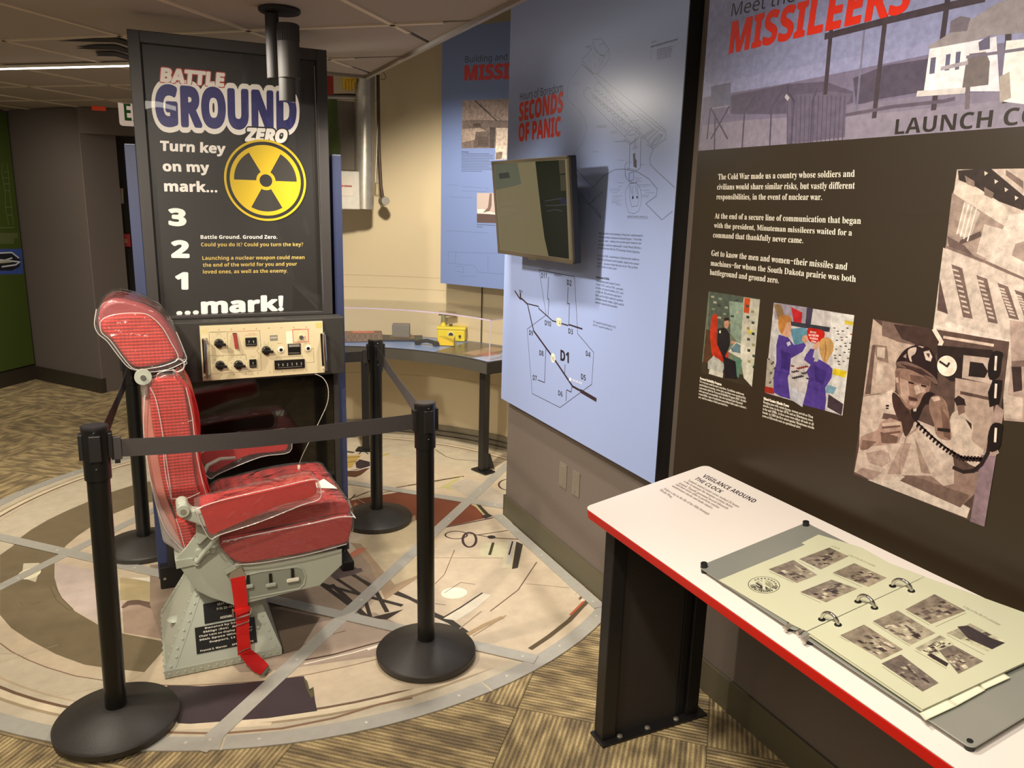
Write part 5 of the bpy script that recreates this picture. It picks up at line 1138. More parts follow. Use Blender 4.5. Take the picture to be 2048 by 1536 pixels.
q6((206, 160, 96), (800,370),(840,352),(875,375),(880,430),(850,480),(835,510),(810,480),(795,430)); l6((150, 106, 60), .004, (830,380),(835,430),(825,490)); q6((190, 190, 186), (790,480),(770,470),(760,500),(785,500))
# large right hand photograph
w8 = lambda c, *q: K.poly(tuple(.92*v for v in c), k8(*q)); SE = (206, 184, 170)
w8((206, 186, 172), (600,100),(1250,90),(1250,1420),(840,1384),(830,985),(478,915),(545,490)); w8((60, 48, 44), (605,105),(770,92),(960,250),(940,310),(860,280),(720,230),(610,160)); w8((224, 206, 190), (600,150),(700,190),(840,280),(900,350),(860,400),(580,220)); w8((150, 128, 116), (640,130),(690,160),(690,190),(650,175)); w8((140, 118, 106), (740,190),(790,220),(780,250),(740,230)); w8((130, 110, 100), (850,100),(940,160),(940,200),(850,130))
for i in range(4): x = 740+i*52; w8((226, 208, 188), (x,108+i*42),(x+20,118+i*42),(x+2,132+i*42))
w8((168, 146, 134), (575,220),(860,400),(740,575),(545,480)); w8((206, 188, 174), (640,260),(720,320),(660,470),(600,420)); w8((100, 80, 74), (620,460),(720,415),(730,440),(700,455),(600,490)); w8((214, 196, 182), (740,380),(850,410),(760,560),(700,530)); w8((110, 90, 84), (550,440),(640,490),(700,560),(560,500))
for i in range(4): l6_ = K.line((226, 210, 196), k8((640+i*20, 270+i*10),(600+i*18, 430+i*12)), .003)
w8((226, 208, 194), (870,330),(1250,300),(1250,760),(950,660),(760,570)); K.line((120, 100, 92), k8((545,495),(740,570),(940,660),(1250,760)), .006); w8((176, 154, 142), (900,480),(1000,450),(1000,600),(880,540))
w8((216, 198, 184), (530,500),(940,665),(940,1010),(478,915))
for (xa, ya, hh) in ((572,585,270), (700,640,240), (808,680,180), (895,715,160)):
    w8((120, 98, 90), (xa,ya),(xa+55,ya+20),(xa+110,ya+hh+10),(xa+60,ya+hh))
    for i in range(9): t = i/9; x = xa+6+t*62; y = ya+22+t*(hh-30); w8((206, 188, 174), (x,y),(x+30,y+8),(x+33,y+18),(x+3,y+10))
w8((90, 70, 66), (512,655),(555,840),(500,820)); w8((232, 214, 200), (478,905),(560,880),(860,970),(870,990)); w8((176, 152, 140), (870,870),(1250,930),(1250,1420),(840,1384),(880,1100)); w8((60, 44, 42), (880,1110),(930,1100),(935,1230),(890,1240)); w8((120, 98, 90), (880,1080),(1250,1060),(1250,1100),(880,1110)); w8((206, 184, 168), (850,1250),(940,1270),(935,1380),(840,1370))
# large officer photograph
T1 = (176, 146, 132); q6((96, 74, 66), (1125,238),(1960,378),(1900,900),(1808,1512),(1003,1190)); 
q6((206, 180, 162), (1125,238),(1200,300),(1330,330),(1380,400),(1270,500),(1260,680),(1065,710)); q6((130, 104, 94), (1180,250),(1390,290),(1380,400),(1280,380),(1180,340)); q6((70, 50, 44), (1250,270),(1500,300),(1540,400),(1500,480),(1400,400),(1300,360)); q6((150, 124, 110), (1125,395),(1210,405),(1220,510),(1150,490)); q6((214, 192, 174), (1150,410),(1200,415),(1195,480),(1150,470)); q6((220, 198, 180), (1150,510),(1190,520),(1185,640),(1140,630)); q6((110, 86, 78), (1120,400),(1140,400),(1110,700),(1075,700))
l6((226, 206, 190), .010, (1500,305),(1545,380),(1535,400)); l6((200, 176, 160), .006, (1560,350),(1860,400)); q6((46, 32, 30), (1520,400),(1860,430),(1860,640),(1600,620),(1520,560))
K.disc((232, 212, 194), K.p.px(k6((1578,527))[0]), abs(K.p.px(k6((1640,530))[0])[0]-K.p.px(k6((1518,522))[0])[0])/2, abs(K.p.px(k6((1578,590))[0])[1]-K.p.px(k6((1578,462))[0])[1])/2, n=32); l6((50, 36, 34), .005, (1535,500),(1580,530)); l6((50, 36, 34), .005, (1580,530),(1592,510))
q6((206, 182, 166), (1680,460),(1860,480),(1855,640),(1670,600)); q6((40, 28, 28), (1720,500),(1800,510),(1830,560),(1810,600),(1710,590)); q6((190, 164, 148), (1630,600),(1860,640),(1870,1000),(1900,1060),(1830,1100),(1620,1000)); q6((96, 72, 64), (1660,680),(1850,720),(1850,740),(1660,700))
# second officer
q6((220, 198, 180), (1600,840),(1640,800),(1700,830),(1740,900),(1730,980),(1800,1040),(1810,1080),(1760,1150),(1620,1050),(1590,950)); q6((44, 30, 30), (1620,730),(1650,708),(1685,730),(1695,770),(1640,775)); q6((140, 110, 96), (1640,770),(1685,765),(1690,810),(1650,830)); q6((60, 44, 42), (1690,850),(1730,880),(1730,920))
# desk and paper
q6((150, 122, 110), (1200,1180),(1500,1130),(1780,1180),(1760,1300),(1650,1400),(1100,1230)); q6((236, 216, 200), (1225,1168),(1530,1290),(1720,1400),(1700,1460),(1090,1225),(1185,1215)); q6((120, 94, 84), (1340,1190),(1720,1320),(1660,1395),(1290,1230)); q6((150, 124, 132), (1790,1070),(1880,1080),(1808,1512),(1720,1480)); q6((180, 152, 140), (1880,760),(1930,800),(1880,1080),(1800,1060))
# shirt
SH = (216, 192, 176); q6(SH, (1065,712),(1160,700),(1240,672),(1300,720),(1330,900),(1400,860),(1500,900),(1600,960),(1625,1150),(1620,1250),(1560,1262),(1480,1200),(1300,1196),(1200,1230),(1110,1225),(1010,1175),(1040,1020),(1045,860))
q6((184, 156, 142), (1300,1000),(1360,1000),(1300,1190),(1210,1190)); q6((190, 164, 150), (1080,1060),(1190,1040),(1230,1080),(1200,1140),(1100,1120)); q6((176, 148, 134), (1060,1150),(1180,1180),(1120,1225),(1015,1180)); q6((228, 206, 190), (1400,870),(1560,960),(1600,1100),(1540,1140),(1460,1000)); q6((170, 142, 128), (1380,960),(1440,1100),(1480,1190),(1420,1180)); l6((150, 124, 112), .004, (1410,900),(1330,960),(1290,1100),(1290,1190)); l6((160, 132, 120), .003, (1130,1070),(1220,1060),(1230,1110),(1180,1140),(1110,1120))
q6((228, 206, 190), (1240,672),(1262,770),(1250,810),(1190,790),(1160,720)); q6((110, 84, 76), (1190,815),(1290,830),(1300,870),(1180,850)); q6((44, 30, 30), (1205,765),(1224,765),(1222,778),(1203,776)); q6((44, 30, 30), (1205,782),(1222,782),(1220,792),(1202,790))
# neck, face
q6((70, 48, 42), (1245,690),(1290,720),(1340,800),(1380,860),(1330,960),(1300,900),(1250,780)); FA = (156, 122, 106)
q6(FA, (1262,560),(1290,540),(1400,560),(1470,590),(1478,660),(1450,720),(1420,780),(1370,798),(1330,780),(1290,720),(1270,650)); q6((196, 162, 144), (1290,600),(1340,620),(1350,700),(1330,760),(1295,710)); q6((118, 88, 76), (1350,580),(1480,600),(1470,650),(1440,640),(1360,620)); q6((212, 182, 164), (1376,650),(1405,640),(1420,690),(1390,705)); q6((200, 168, 150), (1410,640),(1445,650),(1450,690),(1420,690))
q6((44, 28, 26), (1345,620),(1378,630),(1376,640),(1342,632)); q6((44, 28, 26), (1420,640),(1455,648),(1450,658),(1420,652)); q6((84, 52, 46), (1340,712),(1395,725),(1400,742),(1350,738)); q6((196, 160, 144), (1355,745),(1395,750),(1385,775),(1350,765)); q6((140, 106, 92), (1262,555),(1290,560),(1285,640),(1262,620)); q6((206, 174, 156), (1262,600),(1280,595),(1285,632),(1268,628))
# helmet
HE = (44, 28, 28); q6(HE, (1265,508),(1300,450),(1340,415),(1400,398),(1450,408),(1490,440),(1515,500),(1520,560),(1515,645),(1490,620),(1420,580),(1340,545),(1280,530)); q6((120, 92, 82), (1268,505),(1330,500),(1430,540),(1510,600),(1515,640),(1440,585),(1340,545),(1280,528)); q6((70, 48, 46), (1290,510),(1420,545),(1500,600),(1420,575),(1340,545))
q6((220, 196, 180), (1340,430),(1390,412),(1385,450),(1360,470),(1365,500),(1350,490)); q6((226, 204, 188), (1435,440),(1470,430),(1490,470),(1480,500),(1450,490)); q6((90, 68, 64), (1450,450),(1475,450),(1470,480)); q6((206, 180, 164), (1400,402),(1440,408),(1430,418)); q6((180, 152, 140), (1310,470),(1330,450),(1330,480))
# telephone, hands, cord
q6((40, 26, 26), (1360,790),(1400,780),(1440,700),(1490,690),(1560,760),(1540,800),(1450,760),(1400,860),(1370,850)); q6(FA, (1480,720),(1530,710),(1580,760),(1600,900),(1600,980),(1520,960),(1500,880),(1470,790)); q6((120, 88, 76), (1540,780),(1590,850),(1600,980),(1560,960)); q6((214, 186, 168), (1480,720),(1530,712),(1540,735),(1500,745)); q6((40, 28, 28), (1520,905),(1598,912),(1600,935),(1522,925)); q6((220, 196, 180), (1370,790),(1395,785),(1390,805),(1375,806))
q6((186, 152, 136), (1040,1020),(1050,960),(1150,920),(1175,870),(1230,845),(1300,870),(1310,930),(1280,1000),(1200,1010),(1120,1020),(1060,1048)); q6((120, 90, 78), (1170,930),(1280,960),(1270,1000),(1180,1000)); q6((216, 186, 168), (1180,880),(1290,865),(1300,890),(1190,905)); l6((104, 76, 66), .005, (1185,905),(1290,895)); l6((104, 76, 66), .005, (1180,945),(1290,930)); q6((140, 108, 94), (1060,980),(1150,990),(1090,1040),(1045,1040))
cord = [(1385,860)]
for i in range(60):
    t = i/59; x = 1395+t*400; y = 880+t*260+50*math.sin(t*PI)*.8
    if t > .7: y = 880+.7*260+50*math.sin(.7*PI)*.8+(t-.7)*20
    cord.append((x+14*math.cos(i*2.1), y+14*math.sin(i*2.1)))
l6((40, 26, 26), .0045, *cord); l6((36, 24, 24), .008, (1620,1150),(1680,1175),(1740,1170),(1790,1130),(1830,1060),(1845,960))
for y in (440, 610, 880): q6((30, 20, 20), (1860,y),(1920,y+5),(1915,y+60),(1900,y+150),(1840,y+170),(1830,y+80)); l6((220, 200, 186), .005, (1880,y+30),(1875,y+110))
K.build('panel_graphic', M_panelprint, mp_)

# ---------------------------------------------------------------- rear blue panel
rp_ = thing('rear_blue_panel', 'blue display panel with crane photograph on curved wall behind the counter', 'display panel', (1.72, 4.68, 1.1))
ro = wy(881, 566, 4.72); rd = Vector((.515, -.857, 0)).normalized(); RP = Plane((ro.x, ro.y, 0), rd, (0,0,1))
zr0 = RP.px((881,566))[1]; zr1 = 2.60
MB().prism([(0,zr0),(.95,zr0),(.95,zr1),(0,zr1)], lambda a,b,d: RP.at(a,b,d), -.02, 0).build('panel_board', mat('rear_board', (104, 120, 164), .5), rp_)
J = Print(RP, eps=.00008, base=.0003); r1 = ZM(640, 100, 4.876); r2 = ZM(860, 60, 2.844)
J.poly((112, 130, 176), [(0,zr0),(.95,zr0),(.95,zr1),(0,zr1)], uv=True)
J.text((44, 44, 56), 'Building and', r1((1415,122))[0], r1((1825,96))[0], r1((1417,62))[0]); J.text((196, 44, 36), 'MISSILES', r1((1412,292))[0], r1((2124,266))[0], r1((1415,155))[0], bold=.045)
J.g = .8; j1 = lambda c, *q: J.poly(c, r1(*q))
j1((150, 132, 124), (1390,492),(1990,470),(1990,955),(1380,958)); j1((112, 98, 92), (1388,690),(1500,680),(1990,690),(1990,955),(1380,958)); j1((150, 134, 122), (1385,770),(1560,760),(1640,800),(1600,860),(1385,900)); j1((74, 64, 62), (1490,720),(1560,715),(1570,748),(1490,750)); j1((96, 84, 78), (1520,800),(1650,790),(1660,950),(1500,950)); j1((70, 62, 60), (1655,750),(1710,755),(1700,955),(1660,955)); j1((176, 160, 146), (1720,760),(1990,760),(1990,950),(1715,950))
J.line((66, 56, 54), r1((1515,498),(1725,692)), .007); J.line((66, 56, 54), r1((1560,530),(1640,600),(1780,690)), .002)
for i in range(8): J.line((60, 52, 50), r1((1540,850+i*12),(1640,850+i*12)), .004)
j1((196, 180, 166), (1712,932),(1825,932),(1822,1066),(1708,1072)); j1((110, 96, 88), (1715,1000),(1780,990),(1775,1060),(1712,1068))
J.g = 0
for i in range(12): J.line((70, 78, 100), r1((1380,1010+i*15.5),((1690 if i % 4 else 1650)-(110 if i == 11 else 0),1012+i*15.5)), .0028)
J.line((60, 66, 86), r1((1380,993),(1450,996)), .004)
jj = lambda c, *q: J.poly(c, r2(*q))
jj((176, 160, 152), (267,927),(420,927),(420,1100),(267,1096)); jj((84, 68, 64), (267,1045),(420,1050),(420,1100),(267,1096)); jj((220, 206, 192), (270,1020),(300,1018),(360,1040),(420,1045),(420,1055),(270,1040)); jj((110, 90, 84), (340,930),(352,930),(350,1000),(340,1030),(300,1040),(330,1010))
J.line((60, 62, 80), r2((266,1106),(370,1112)), .003); J.line((60, 62, 80), r2((266,1118),(300,1122)), .003)
for q in (((105,1262),(440,1272)), ((105,1262),(105,1325),(250,1340),(280,1378),(440,1390)), ((150,1262),(140,1330)), ((150,1345),(190,1345),(190,1380),(150,1370)), ((90,1140),(330,1155)), ((100,880),(160,884)), ((180,890),(330,900),(320,920),(180,915)), ((110,950),(240,955)), ((170,1400),(260,1400)), ((330,1280),(330,1370))): J.line((92, 106, 142), r2(*q), .002)
J.build('panel_graphic', print_mat('rear_print', .45), rp_)

# ---------------------------------------------------------------- brown/white reading rail
rail = thing('reading_rail', 'slanted white reading rail with red edge on black steel legs along right wall', 'reading rail', (1.33, .8, 0))
zn, zf, xn, xf, ye, yb = .745, .823, 1.112, 1.545, 1.832, -.9
RL = Plane((xn, 0, zn), (0,1,0), (xf-xn, 0, zf-zn)); RL = Plane((xn, 0, zn), (xf-xn, 0, zf-zn), (0,1,0))    # u across the top, v along the rail, normal up
Wd = math.hypot(xf-xn, zf-zn); cr = .022
def rr(u0, v0, u1, v1, r, n=5):
    out = []
    for cx_, cy_, a0 in ((u1-r, v1-r, 0), (u0+r, v1-r, 90), (u0+r, v0+r, 180), (u1-r, v0+r, 270)):
        out += [(cx_+r*math.cos(math.radians(a0+90*i/n)), cy_+r*math.sin(math.radians(a0+90*i/n))) for i in range(n+1)]
    return out
FR = lambda a, b, d: RL.at(a, b, d)
MB().prism(rr(0, yb, Wd, ye, cr), FR, -.030, -.001).build('red_edge_core', M_rededge, rail, bevel=.003)
MB().prism(rr(.0005, yb+.0005, Wd-.0005, ye-.0005, cr), FR, -.001, .0012).build('white_top', M_lam, rail)
MB().prism(rr(.04, yb+.03, Wd-.03, ye-.05, .01), FR, -.045, -.030).build('under_panel', M_black, rail)
N_ = Print(RL, eps=.00004, base=.0014); rz = ZM(1180, 920, 5.389)
DK = (44, 32, 40); TB = (112, 92, 86)
def rt(col, s, a, b, tp, **k): N_.text(col, s, rz(a)[0], rz(b)[0], rz(tp)[0], **k)
rt(DK, 'VIGILANCE AROUND', (1205,183), (1762,468), (1247,157), bold=.022); rt(DK, 'THE CLOCK', (1120,208), (1400,362), (1165,188), bold=.022)
for s, a, b in (('Launch control center crews worked 24 hours', (1055,228), (1598,520)), ('a day to manage the weapons systems below', (1008,240), (1530,522)), ('ground. Topside personnel braved blizzards', (955,258), (1480,538)), ('and heat waves alike to perform routine', (920,272), (1385,528)), ('maintenance checks and make repairs.', (880,288), (1318,535)), ('Follow a day in the life of the 44th Strategic', (790,318), (1278,600)), ('Missile Wing.', (748,330), (880,415))):
    rt(TB, s, a, b, (a[0]+22, a[1]-15), font='serif', res=1)
N_.build('rail_lettering', print_mat('rail_print', .4), rail)
# leg frame
M_mesh = mat('perforated_sheet', (52, 45, 40), .55, bump=.8, scale=420, var=.12)
def leg_frame(y0, nm=''):
    fx, rx = 1.190, 1.505; top = lambda x: zn+(x-xn)*(zf-zn)/(xf-xn)-.046
    for x in (fx, rx): MB().hexa([(x-.024,y0-.024,.008),(x+.024,y0-.024,.008),(x+.024,y0+.024,.008),(x-.024,y0+.024,.008),(x-.024,y0-.024,top(x-.024)),(x+.024,y0-.024,top(x+.024)),(x+.024,y0+.024,top(x+.024)),(x-.024,y0+.024,top(x-.024))]).build('leg', M_black, rail, bevel=.003)
    MB().hexa([(fx+.024,y0-.004,.008),(rx-.024,y0-.004,.008),(rx-.024,y0,.008),(fx+.024,y0,.008),(fx+.024,y0-.004,top(fx)),(rx-.024,y0-.004,top(rx)),(rx-.024,y0,top(rx)),(fx+.024,y0,top(fx))]).build('mesh_sheet', M_mesh, rail)
    MB().box(rx-.052, rx-.026, y0-.012, y0+.012, .008, top(rx)).build('leg_channel', M_rubber, rail, bevel=.002)
    box('foot_plate', fx-.034, rx+.046, y0-.045, y0+.030, 0.0005, .008, M_black, rail, bevel=.001)
    for x in (1.228, 1.330, 1.440): o = MB().lathe([(.0095,0),(.0095,.003),(.007,.006),(.003,.007)], n=6).build('anchor_bolt', M_alu, rail, smooth=False); o.location = (x, y0-.027, .008)
leg_frame(1.770); leg_frame(-.45)

# binder on the rail
bd = thing('ring_binder_book', 'open laminated ring book on metal plates lying on the white reading rail', 'book', tuple(RL.at(.2, 1.0, .01)))
HB = .016
BP = Plane(RL.at(0, 0, HB), RL.u, RL.v); FBk = lambda a, b, d: BP.at(a, b, d)
zk = ZM(1160, 900, 2.306); zk2 = ZM(1400, 1040, 4.096)
def uvp(plane, pts): return [plane.px(p) for p in pts]
M_plate = mat('satin_steel_plate', (176, 178, 168), .34, metal=.55, bump=.05, scale=12, var=.06)
c1, c2, c3, c4_ = uvp(BP, zk((535,540),(1040,335),(1558,585),(985,818)))
ax = Vector(c2)-Vector(c1)
# plates are rectangles on the rail, measured corners averaged
pu0 = (c1[0]+c4_[0])/2; pu1 = (c2[0]+c3[0])/2; v0_ = (c1[1]+c2[1])/2; v1_ = (c3[1]+c4_[1])/2
r1p = uvp(BP, zk((1780,1360)))[0]; v2_ = r1p[1]-.01
MB().prism(rr(pu0, v1_, pu1, v0_, .012), FBk, -.0025, 0).build('cover_plate', M_plate, bd, bevel=.0008)
MB().prism(rr(pu0, v2_, pu1, v1_-.012, .012), FBk, -.0025, 0).build('cover_plate', M_plate, bd, bevel=.0008)
MB().cyl(BP.at(pu0+.0, v1_-.006, -.002), BP.at(pu1, v1_-.006, -.002), .004, 12).build('hinge_tube', M_alu, bd, smooth=True)
for a, b in ((pu0+.02, v1_-.03), (pu0+.02, v1_+.02)): MB().bar(BP.at(a-.03, b, -.001), BP.at(a+.02, b, -.001), .010, .006, BP.n).build('hinge_clip', M_alu, bd, bevel=.001)
for (a, b), up_ in (((pu0+.010, v0_-.010), 1), ((pu1-.010, v0_-.010), 1), ((pu0+.012, v2_+.012), 0), ((pu1-.012, v2_+.012), 0), ((pu0+.010, v1_-.03), 0), ((pu0+.010, v1_+.025), 0)):
    MB().cyl(BP.at(a, b, -.0025), BP.at(a, b, -HB+.0012), .008, 16).build('rubber_foot', M_rubber, bd)
    if up_: MB().cyl(BP.at(a, b, 0), BP.at(a, b, .010), .0085, 20, r2=.0078).build('rubber_bumper', M_rubber, bd, smooth=True)
    else: MB().cyl(BP.at(a, b, 0), BP.at(a, b, .0012), .005, 12).build('screw', M_rubber, bd)
M_pg = print_mat('laminated_page', .22, .3)
PG = (206, 206, 176)
def page(name, pts, z, col=PG):
    q = uvp(Plane(RL.at(0,0,HB+z), RL.u, RL.v), pts); P3 = Plane(RL.at(0,0,HB+z), RL.u, RL.v)
    MB().prism(q, lambda a,b,d: P3.at(a,b,d), -.0010, 0).build(name, mat('page_edge', (214, 214, 186), .3), bd)
    return Print(P3, eps=.00004, base=.00005), q
lp = zk((640,600),(1038,437),(1022,428),(1100,390),(1300,450),(1425,520),(1590,583),(1045,835),(990,810))
p1, q1 = page('left_page', lp, .003); p1.poly(PG, q1, uv=True)
def photo(pr_, z, quad, seed, dark=(84, 72, 68), mid=(150, 138, 118), n=26):
    rnd = random.Random(seed); pr_.g = .9; q = [Vector(a) for a in uvp(pr_.p, z(*quad))]
    pr_.poly(mid, [tuple(a) for a in q], uv=True)
    f = lambda u, v: tuple(q[0].lerp(q[1], u).lerp(q[3].lerp(q[2], u), v))
    pr_.poly(tuple(int(a*.3+b*.7) for a, b in zip(dark, mid)), [f(0,0), f(1,0), f(1,.4), f(0,.35)], uv=True)
    for i in range(n):
        u = rnd.random()*.82; v = .25+rnd.random()*.55; a = .05+rnd.random()*.14; b = .05+rnd.random()*.16
        c = rnd.choice([dark, dark, (190, 180, 156), (116, 102, 92), (60, 50, 50)])
        pr_.poly(c, [f(u,v), f(min(1,u+a),v+.03), f(min(1,u+a*.9),min(1,v+b)), f(u+.02,min(1,v+b*.8))], uv=True)
    pr_.g = 0
lq = [((1010,503),(1150,450),(1240,490),(1110,552)), ((870,550),(985,507),(1095,577),(1000,614)), ((1165,566),(1265,522),(1415,590),(1330,632)), ((1015,655),(1160,598),(1280,640),(1135,703))]
for i, q in enumerate(lq): photo(p1, zk, q, 11+i)
for i, (a, b) in enumerate((((1095,460-8),(1190,445+16)), ((1155,445),(1195,458)), ((1235,485),(1360,540)))[1:]): p1.text((96, 88, 72), ('On the job', 'A day in the life of a missileer')[i], zk(a)[0], zk(b)[0], zk((a[0]+8, a[1]-5))[0], res=1)
for a, b in (((1008,512),(1080,550)), ((872,560),(985,612)), ((1018,662),(1110,705)), ((1168,572),(1300,632))): p1.line((120, 112, 92), zk(a, b), .0012)
ce = p1.p.px(zk((848,622))[0]); rd_ = abs(p1.p.px(zk((925,640))[0])[1]-p1.p.px(zk((775,605))[0])[1])/2*1.05
p1.disc((60, 54, 52), ce, rd_, rin=rd_*.955); p1.disc((90, 84, 74), ce, rd_*.56, rin=rd_*.52); p1.disc((60, 52, 56), ce, rd_*.5, a0=95, a1=265); p1.disc((150, 146, 120), ce, rd_*.48, a0=-80, a1=80)
for k in range(4): p1.line(PG, [(ce[0]-.012+.008*k, ce[1]), (ce[0]-.012+.008*k, ce[1]+rd_*.5)], .0022, uv=True)
p1.line(PG, [(ce[0]-rd_*.35, ce[1]-rd_*.4), (ce[0]+rd_*.35, ce[1]+rd_*.4)], .006, uv=True)
for k, chh in enumerate('MINUTEMAN II'):
    t = math.radians(205-k*15); t = math.radians(150+k*14); c_ = Vector(ce)+Vector((math.cos(t), math.sin(t)))*rd_*.76; tx = Vector((-math.sin(t), math.cos(t))); rdv = Vector((-math.cos(t), -math.sin(t)))
    if chh != ' ': p1.text((70, 62, 58), chh, tuple(c_-tx*.0035-rdv*.004), tuple(c_+tx*.0035-rdv*.004), tuple(c_-tx*.0035+rdv*.006), uv=True, res=1, bold=.02)
for k in range(10):
    t = math.radians(-60+k*17); c_ = Vector(ce)+Vector((math.cos(t), math.sin(t)))*rd_*.76; p1.disc((110, 102, 86), tuple(c_), .0028, n=8)
p1.build('left_page_print', M_pg, bd)
rpts = zk((1045,835),(1590,583),(1720,640),(2048,798),(2250,900),(2250,920),(1985,1030),(1850,1090),(1580,1196),(1220,960))
rpts = zk((1048,838),(1592,585),(2330,850),(1580,1196))
p2, q2 = page('right_page', rpts, .009); p2.poly(PG, q2, uv=True)
rq = [((1500,735),(1635,665),(1780,742),(1620,803)), ((1350,790),(1465,740),(1640,845),(1525,900)), ((1200,855),(1310,805),(1490,920),(1390,968)), ((1690,845),(1800,800),(1960,880),(1880,930)), ((1545,915),(1660,855),(1730,890),(1620,960)), ((1655,925),(1720,900),(1860,975),(1745,1033)), ((1390,985),(1480,943),(1655,1075),(1580,1115))]
for i, q in enumerate(rq): photo(p2, zk, q, 31+i, mid=((150, 138, 118), (164, 154, 132), (150, 138, 118), (196, 192, 160), (206, 202, 170), (130, 118, 104), (120, 108, 98))[i])
p2.poly((196, 192, 160), zk((1640,890),(1650,885),(1665,897),(1650,905))); p2.line((90, 80, 70), zk((1625,893),(1645,885),(1665,897),(1645,908)), .0015, closed=True)
p2.poly((50, 40, 42), zk((1600,945),(1620,938),(1700,985),(1690,1000),(1640,970),(1630,965))); p2.poly((56, 48, 50), zk((1740,815),(1790,810),(1900,870),(1960,890),(1900,920),(1790,870)))
p2.text((96, 88, 72), 'A day in the life of a missileer', zk((1765,725))[0], zk((1935,812))[0], zk((1773,717))[0], res=1)
for a, b in (((1350,797),(1520,905)), ((1198,862),(1240,885)), ((1395,1000),(1540,1095)), ((1545,925),(1690,1008)), ((1690,852),(1865,945)), ((1505,745),(1610,808)), ((1780,752),(1640,815))): p2.line((128, 120, 98), zk(a, b), .0012)
p2.build('right_page_print', M_pg, bd)
for i, (a, b, c_, d_) in enumerate((((1850,1078),(1950,1035),(1975,1052),(1870,1100)), ((1710,1150),(1830,1090),(1858,1110),(1745,1172)), ((1575,1212),(1690,1155),(1725,1182),(1600,1240)))):
    P3 = Plane(RL.at(0,0,HB+.0045), RL.u, RL.v); q = uvp(P3, zk(a, b, c_, d_)); cx_ = sum(p[0] for p in q)/4; cy_ = sum(p[1] for p in q)/4
    MB().prism([(cx_+(x-cx_)*1.15, cy_+(y-cy_)*1.15) for x, y in q], lambda a,b,d: P3.at(a,b,d), -.0008, 0).build('index_tab', mat('page_edge', (214, 214, 186), .3), bd)
    MB().prism(q, lambda a,b,d: P3.at(a,b,d), .0, .0004).build('tab_label', mat('ivory_label', (238, 234, 208), .4), bd)
for i in range(2):
    P3 = Plane(RL.at(0,0,HB+.0045+.002*i), RL.u, RL.v); q = uvp(P3, zk((1060-6*i,848+6*i),(1592,590),(2330,855),(1577-3*i,1201+4*i)))
    MB().prism(q, lambda a,b,d: P3.at(a,b,d), -.0008, 0).build('under_page', mat('page_edge2', (190, 188, 160), .3), bd)
for p, q in (((1115,772),(1190,808)), ((1282,690),(1358,730)), ((1442,618),(1528,652))):
    a, b = uvp(Plane(RL.at(0,0,HB+.008), RL.u, RL.v), zk(p, q)); A = RL.at(a[0], a[1], HB+.006); Bq = RL.at(b[0], b[1], HB+.010)
    pts = [A.lerp(Bq, .5-.5*math.cos(PI*i/14))+RL.n*(.019*math.sin(PI*i/14)) for i in range(15)]
    MB().tube(pts, .0036, 12).build('binder_ring', M_steel, bd, smooth=True)
    for e, zq in ((a, .0031), (b, .0091)): MB().cyl(RL.at(e[0], e[1], HB+zq), RL.at(e[0], e[1], HB+zq+.0003), .0075, 16).build('punch_hole', M_rubber, bd)

# ---------------------------------------------------------------- curved counter with case
ct = thing('curved_counter', 'grey curved display counter with acrylic case standing against cream wall', 'counter', (1.6, 4.2, 0))
CT = .70; r_in = 1.105
arc_wall('counter_top', r_in+.004, 1.585, CT-.012, CT, 15, 92, M_frame, 50, ct); arc_wall('front_apron', r_in, r_in+.012, CT-.070, CT-.004, 15, 92, mat('counter_grey', (78, 74, 66), .45), 50, ct)
e0 = math.radians(15); ex, ey_ = math.cos(e0), math.sin(e0)
MB().bar((RWc[0]+r_in*ex, RWc[1]+r_in*ey_, CT-.037), (RWc[0]+1.585*ex, RWc[1]+1.585*ey_, CT-.037), .012, .066).build('end_apron', M_black, ct)
cr_ = ct
G2 = Print(pZ(CT), eps=.00004, base=.0003)
def arcpatch(col, r0, r1, a0, a1):
    n = 16; A = [math.radians(a0+(a1-a0)*i/n) for i in range(n+1)]
    G2.poly(col, [(RWc[0]+r0*math.cos(t), RWc[1]+r0*math.sin(t)) for t in A]+[(RWc[0]+r1*math.cos(t), RWc[1]+r1*math.sin(t)) for t in A[::-1]], uv=True)
arcpatch((118, 142, 186), 1.125, 1.57, 16, 92); arcpatch((84, 74, 58), 1.13, 1.56, 23, 38); arcpatch((150, 120, 90), 1.2, 1.5, 25, 30); arcpatch((150, 160, 190), 1.13, 1.4, 16, 22.5); arcpatch((150, 84, 66), 1.22, 1.36, 22, 26)
G2.build('counter_print', print_mat('counter_print', .3), ct)
for deg in (19, 62, 88):
    t = math.radians(deg); d = Vector((math.cos(t), math.sin(t), 0)); p = Vector((*RWc, 0))+d*(r_in+.055)
    MB().bar((p.x, p.y, .012), (p.x, p.y, CT-.07), .046, .046, tuple(d)).build('leg', M_black, ct, bevel=.003)
    MB().bar((p.x, p.y, .006), (p.x, p.y, .014), .13, .08, tuple(d)).build('foot_plate', M_black, ct)
    q = p+d*.04; MB().hexa([(q.x-.01,q.y-.01,.014),(q.x+.04,q.y-.01,.014),(q.x+.04,q.y,.014),(q.x-.01,q.y,.014),(q.x-.01,q.y-.01,.11),(q.x+.01,q.y-.01,.11),(q.x+.01,q.y,.11),(q.x-.01,q.y,.11)]).build('gusset', M_black, ct)
case = tag(arc_wall('acrylic_case', 1.16, 1.163, CT+.001, CT+.235, 17.2, 92, M_acryl, 60), 'long clear acrylic case standing on the curved counter', 'display case')
arc_wall('case_lid', 1.163, 1.585, CT+.235, CT+.238, 17.2, 92, M_acryl, 60, case)
M_ae = mat('acrylic_edge', (190, 176, 196), .2)
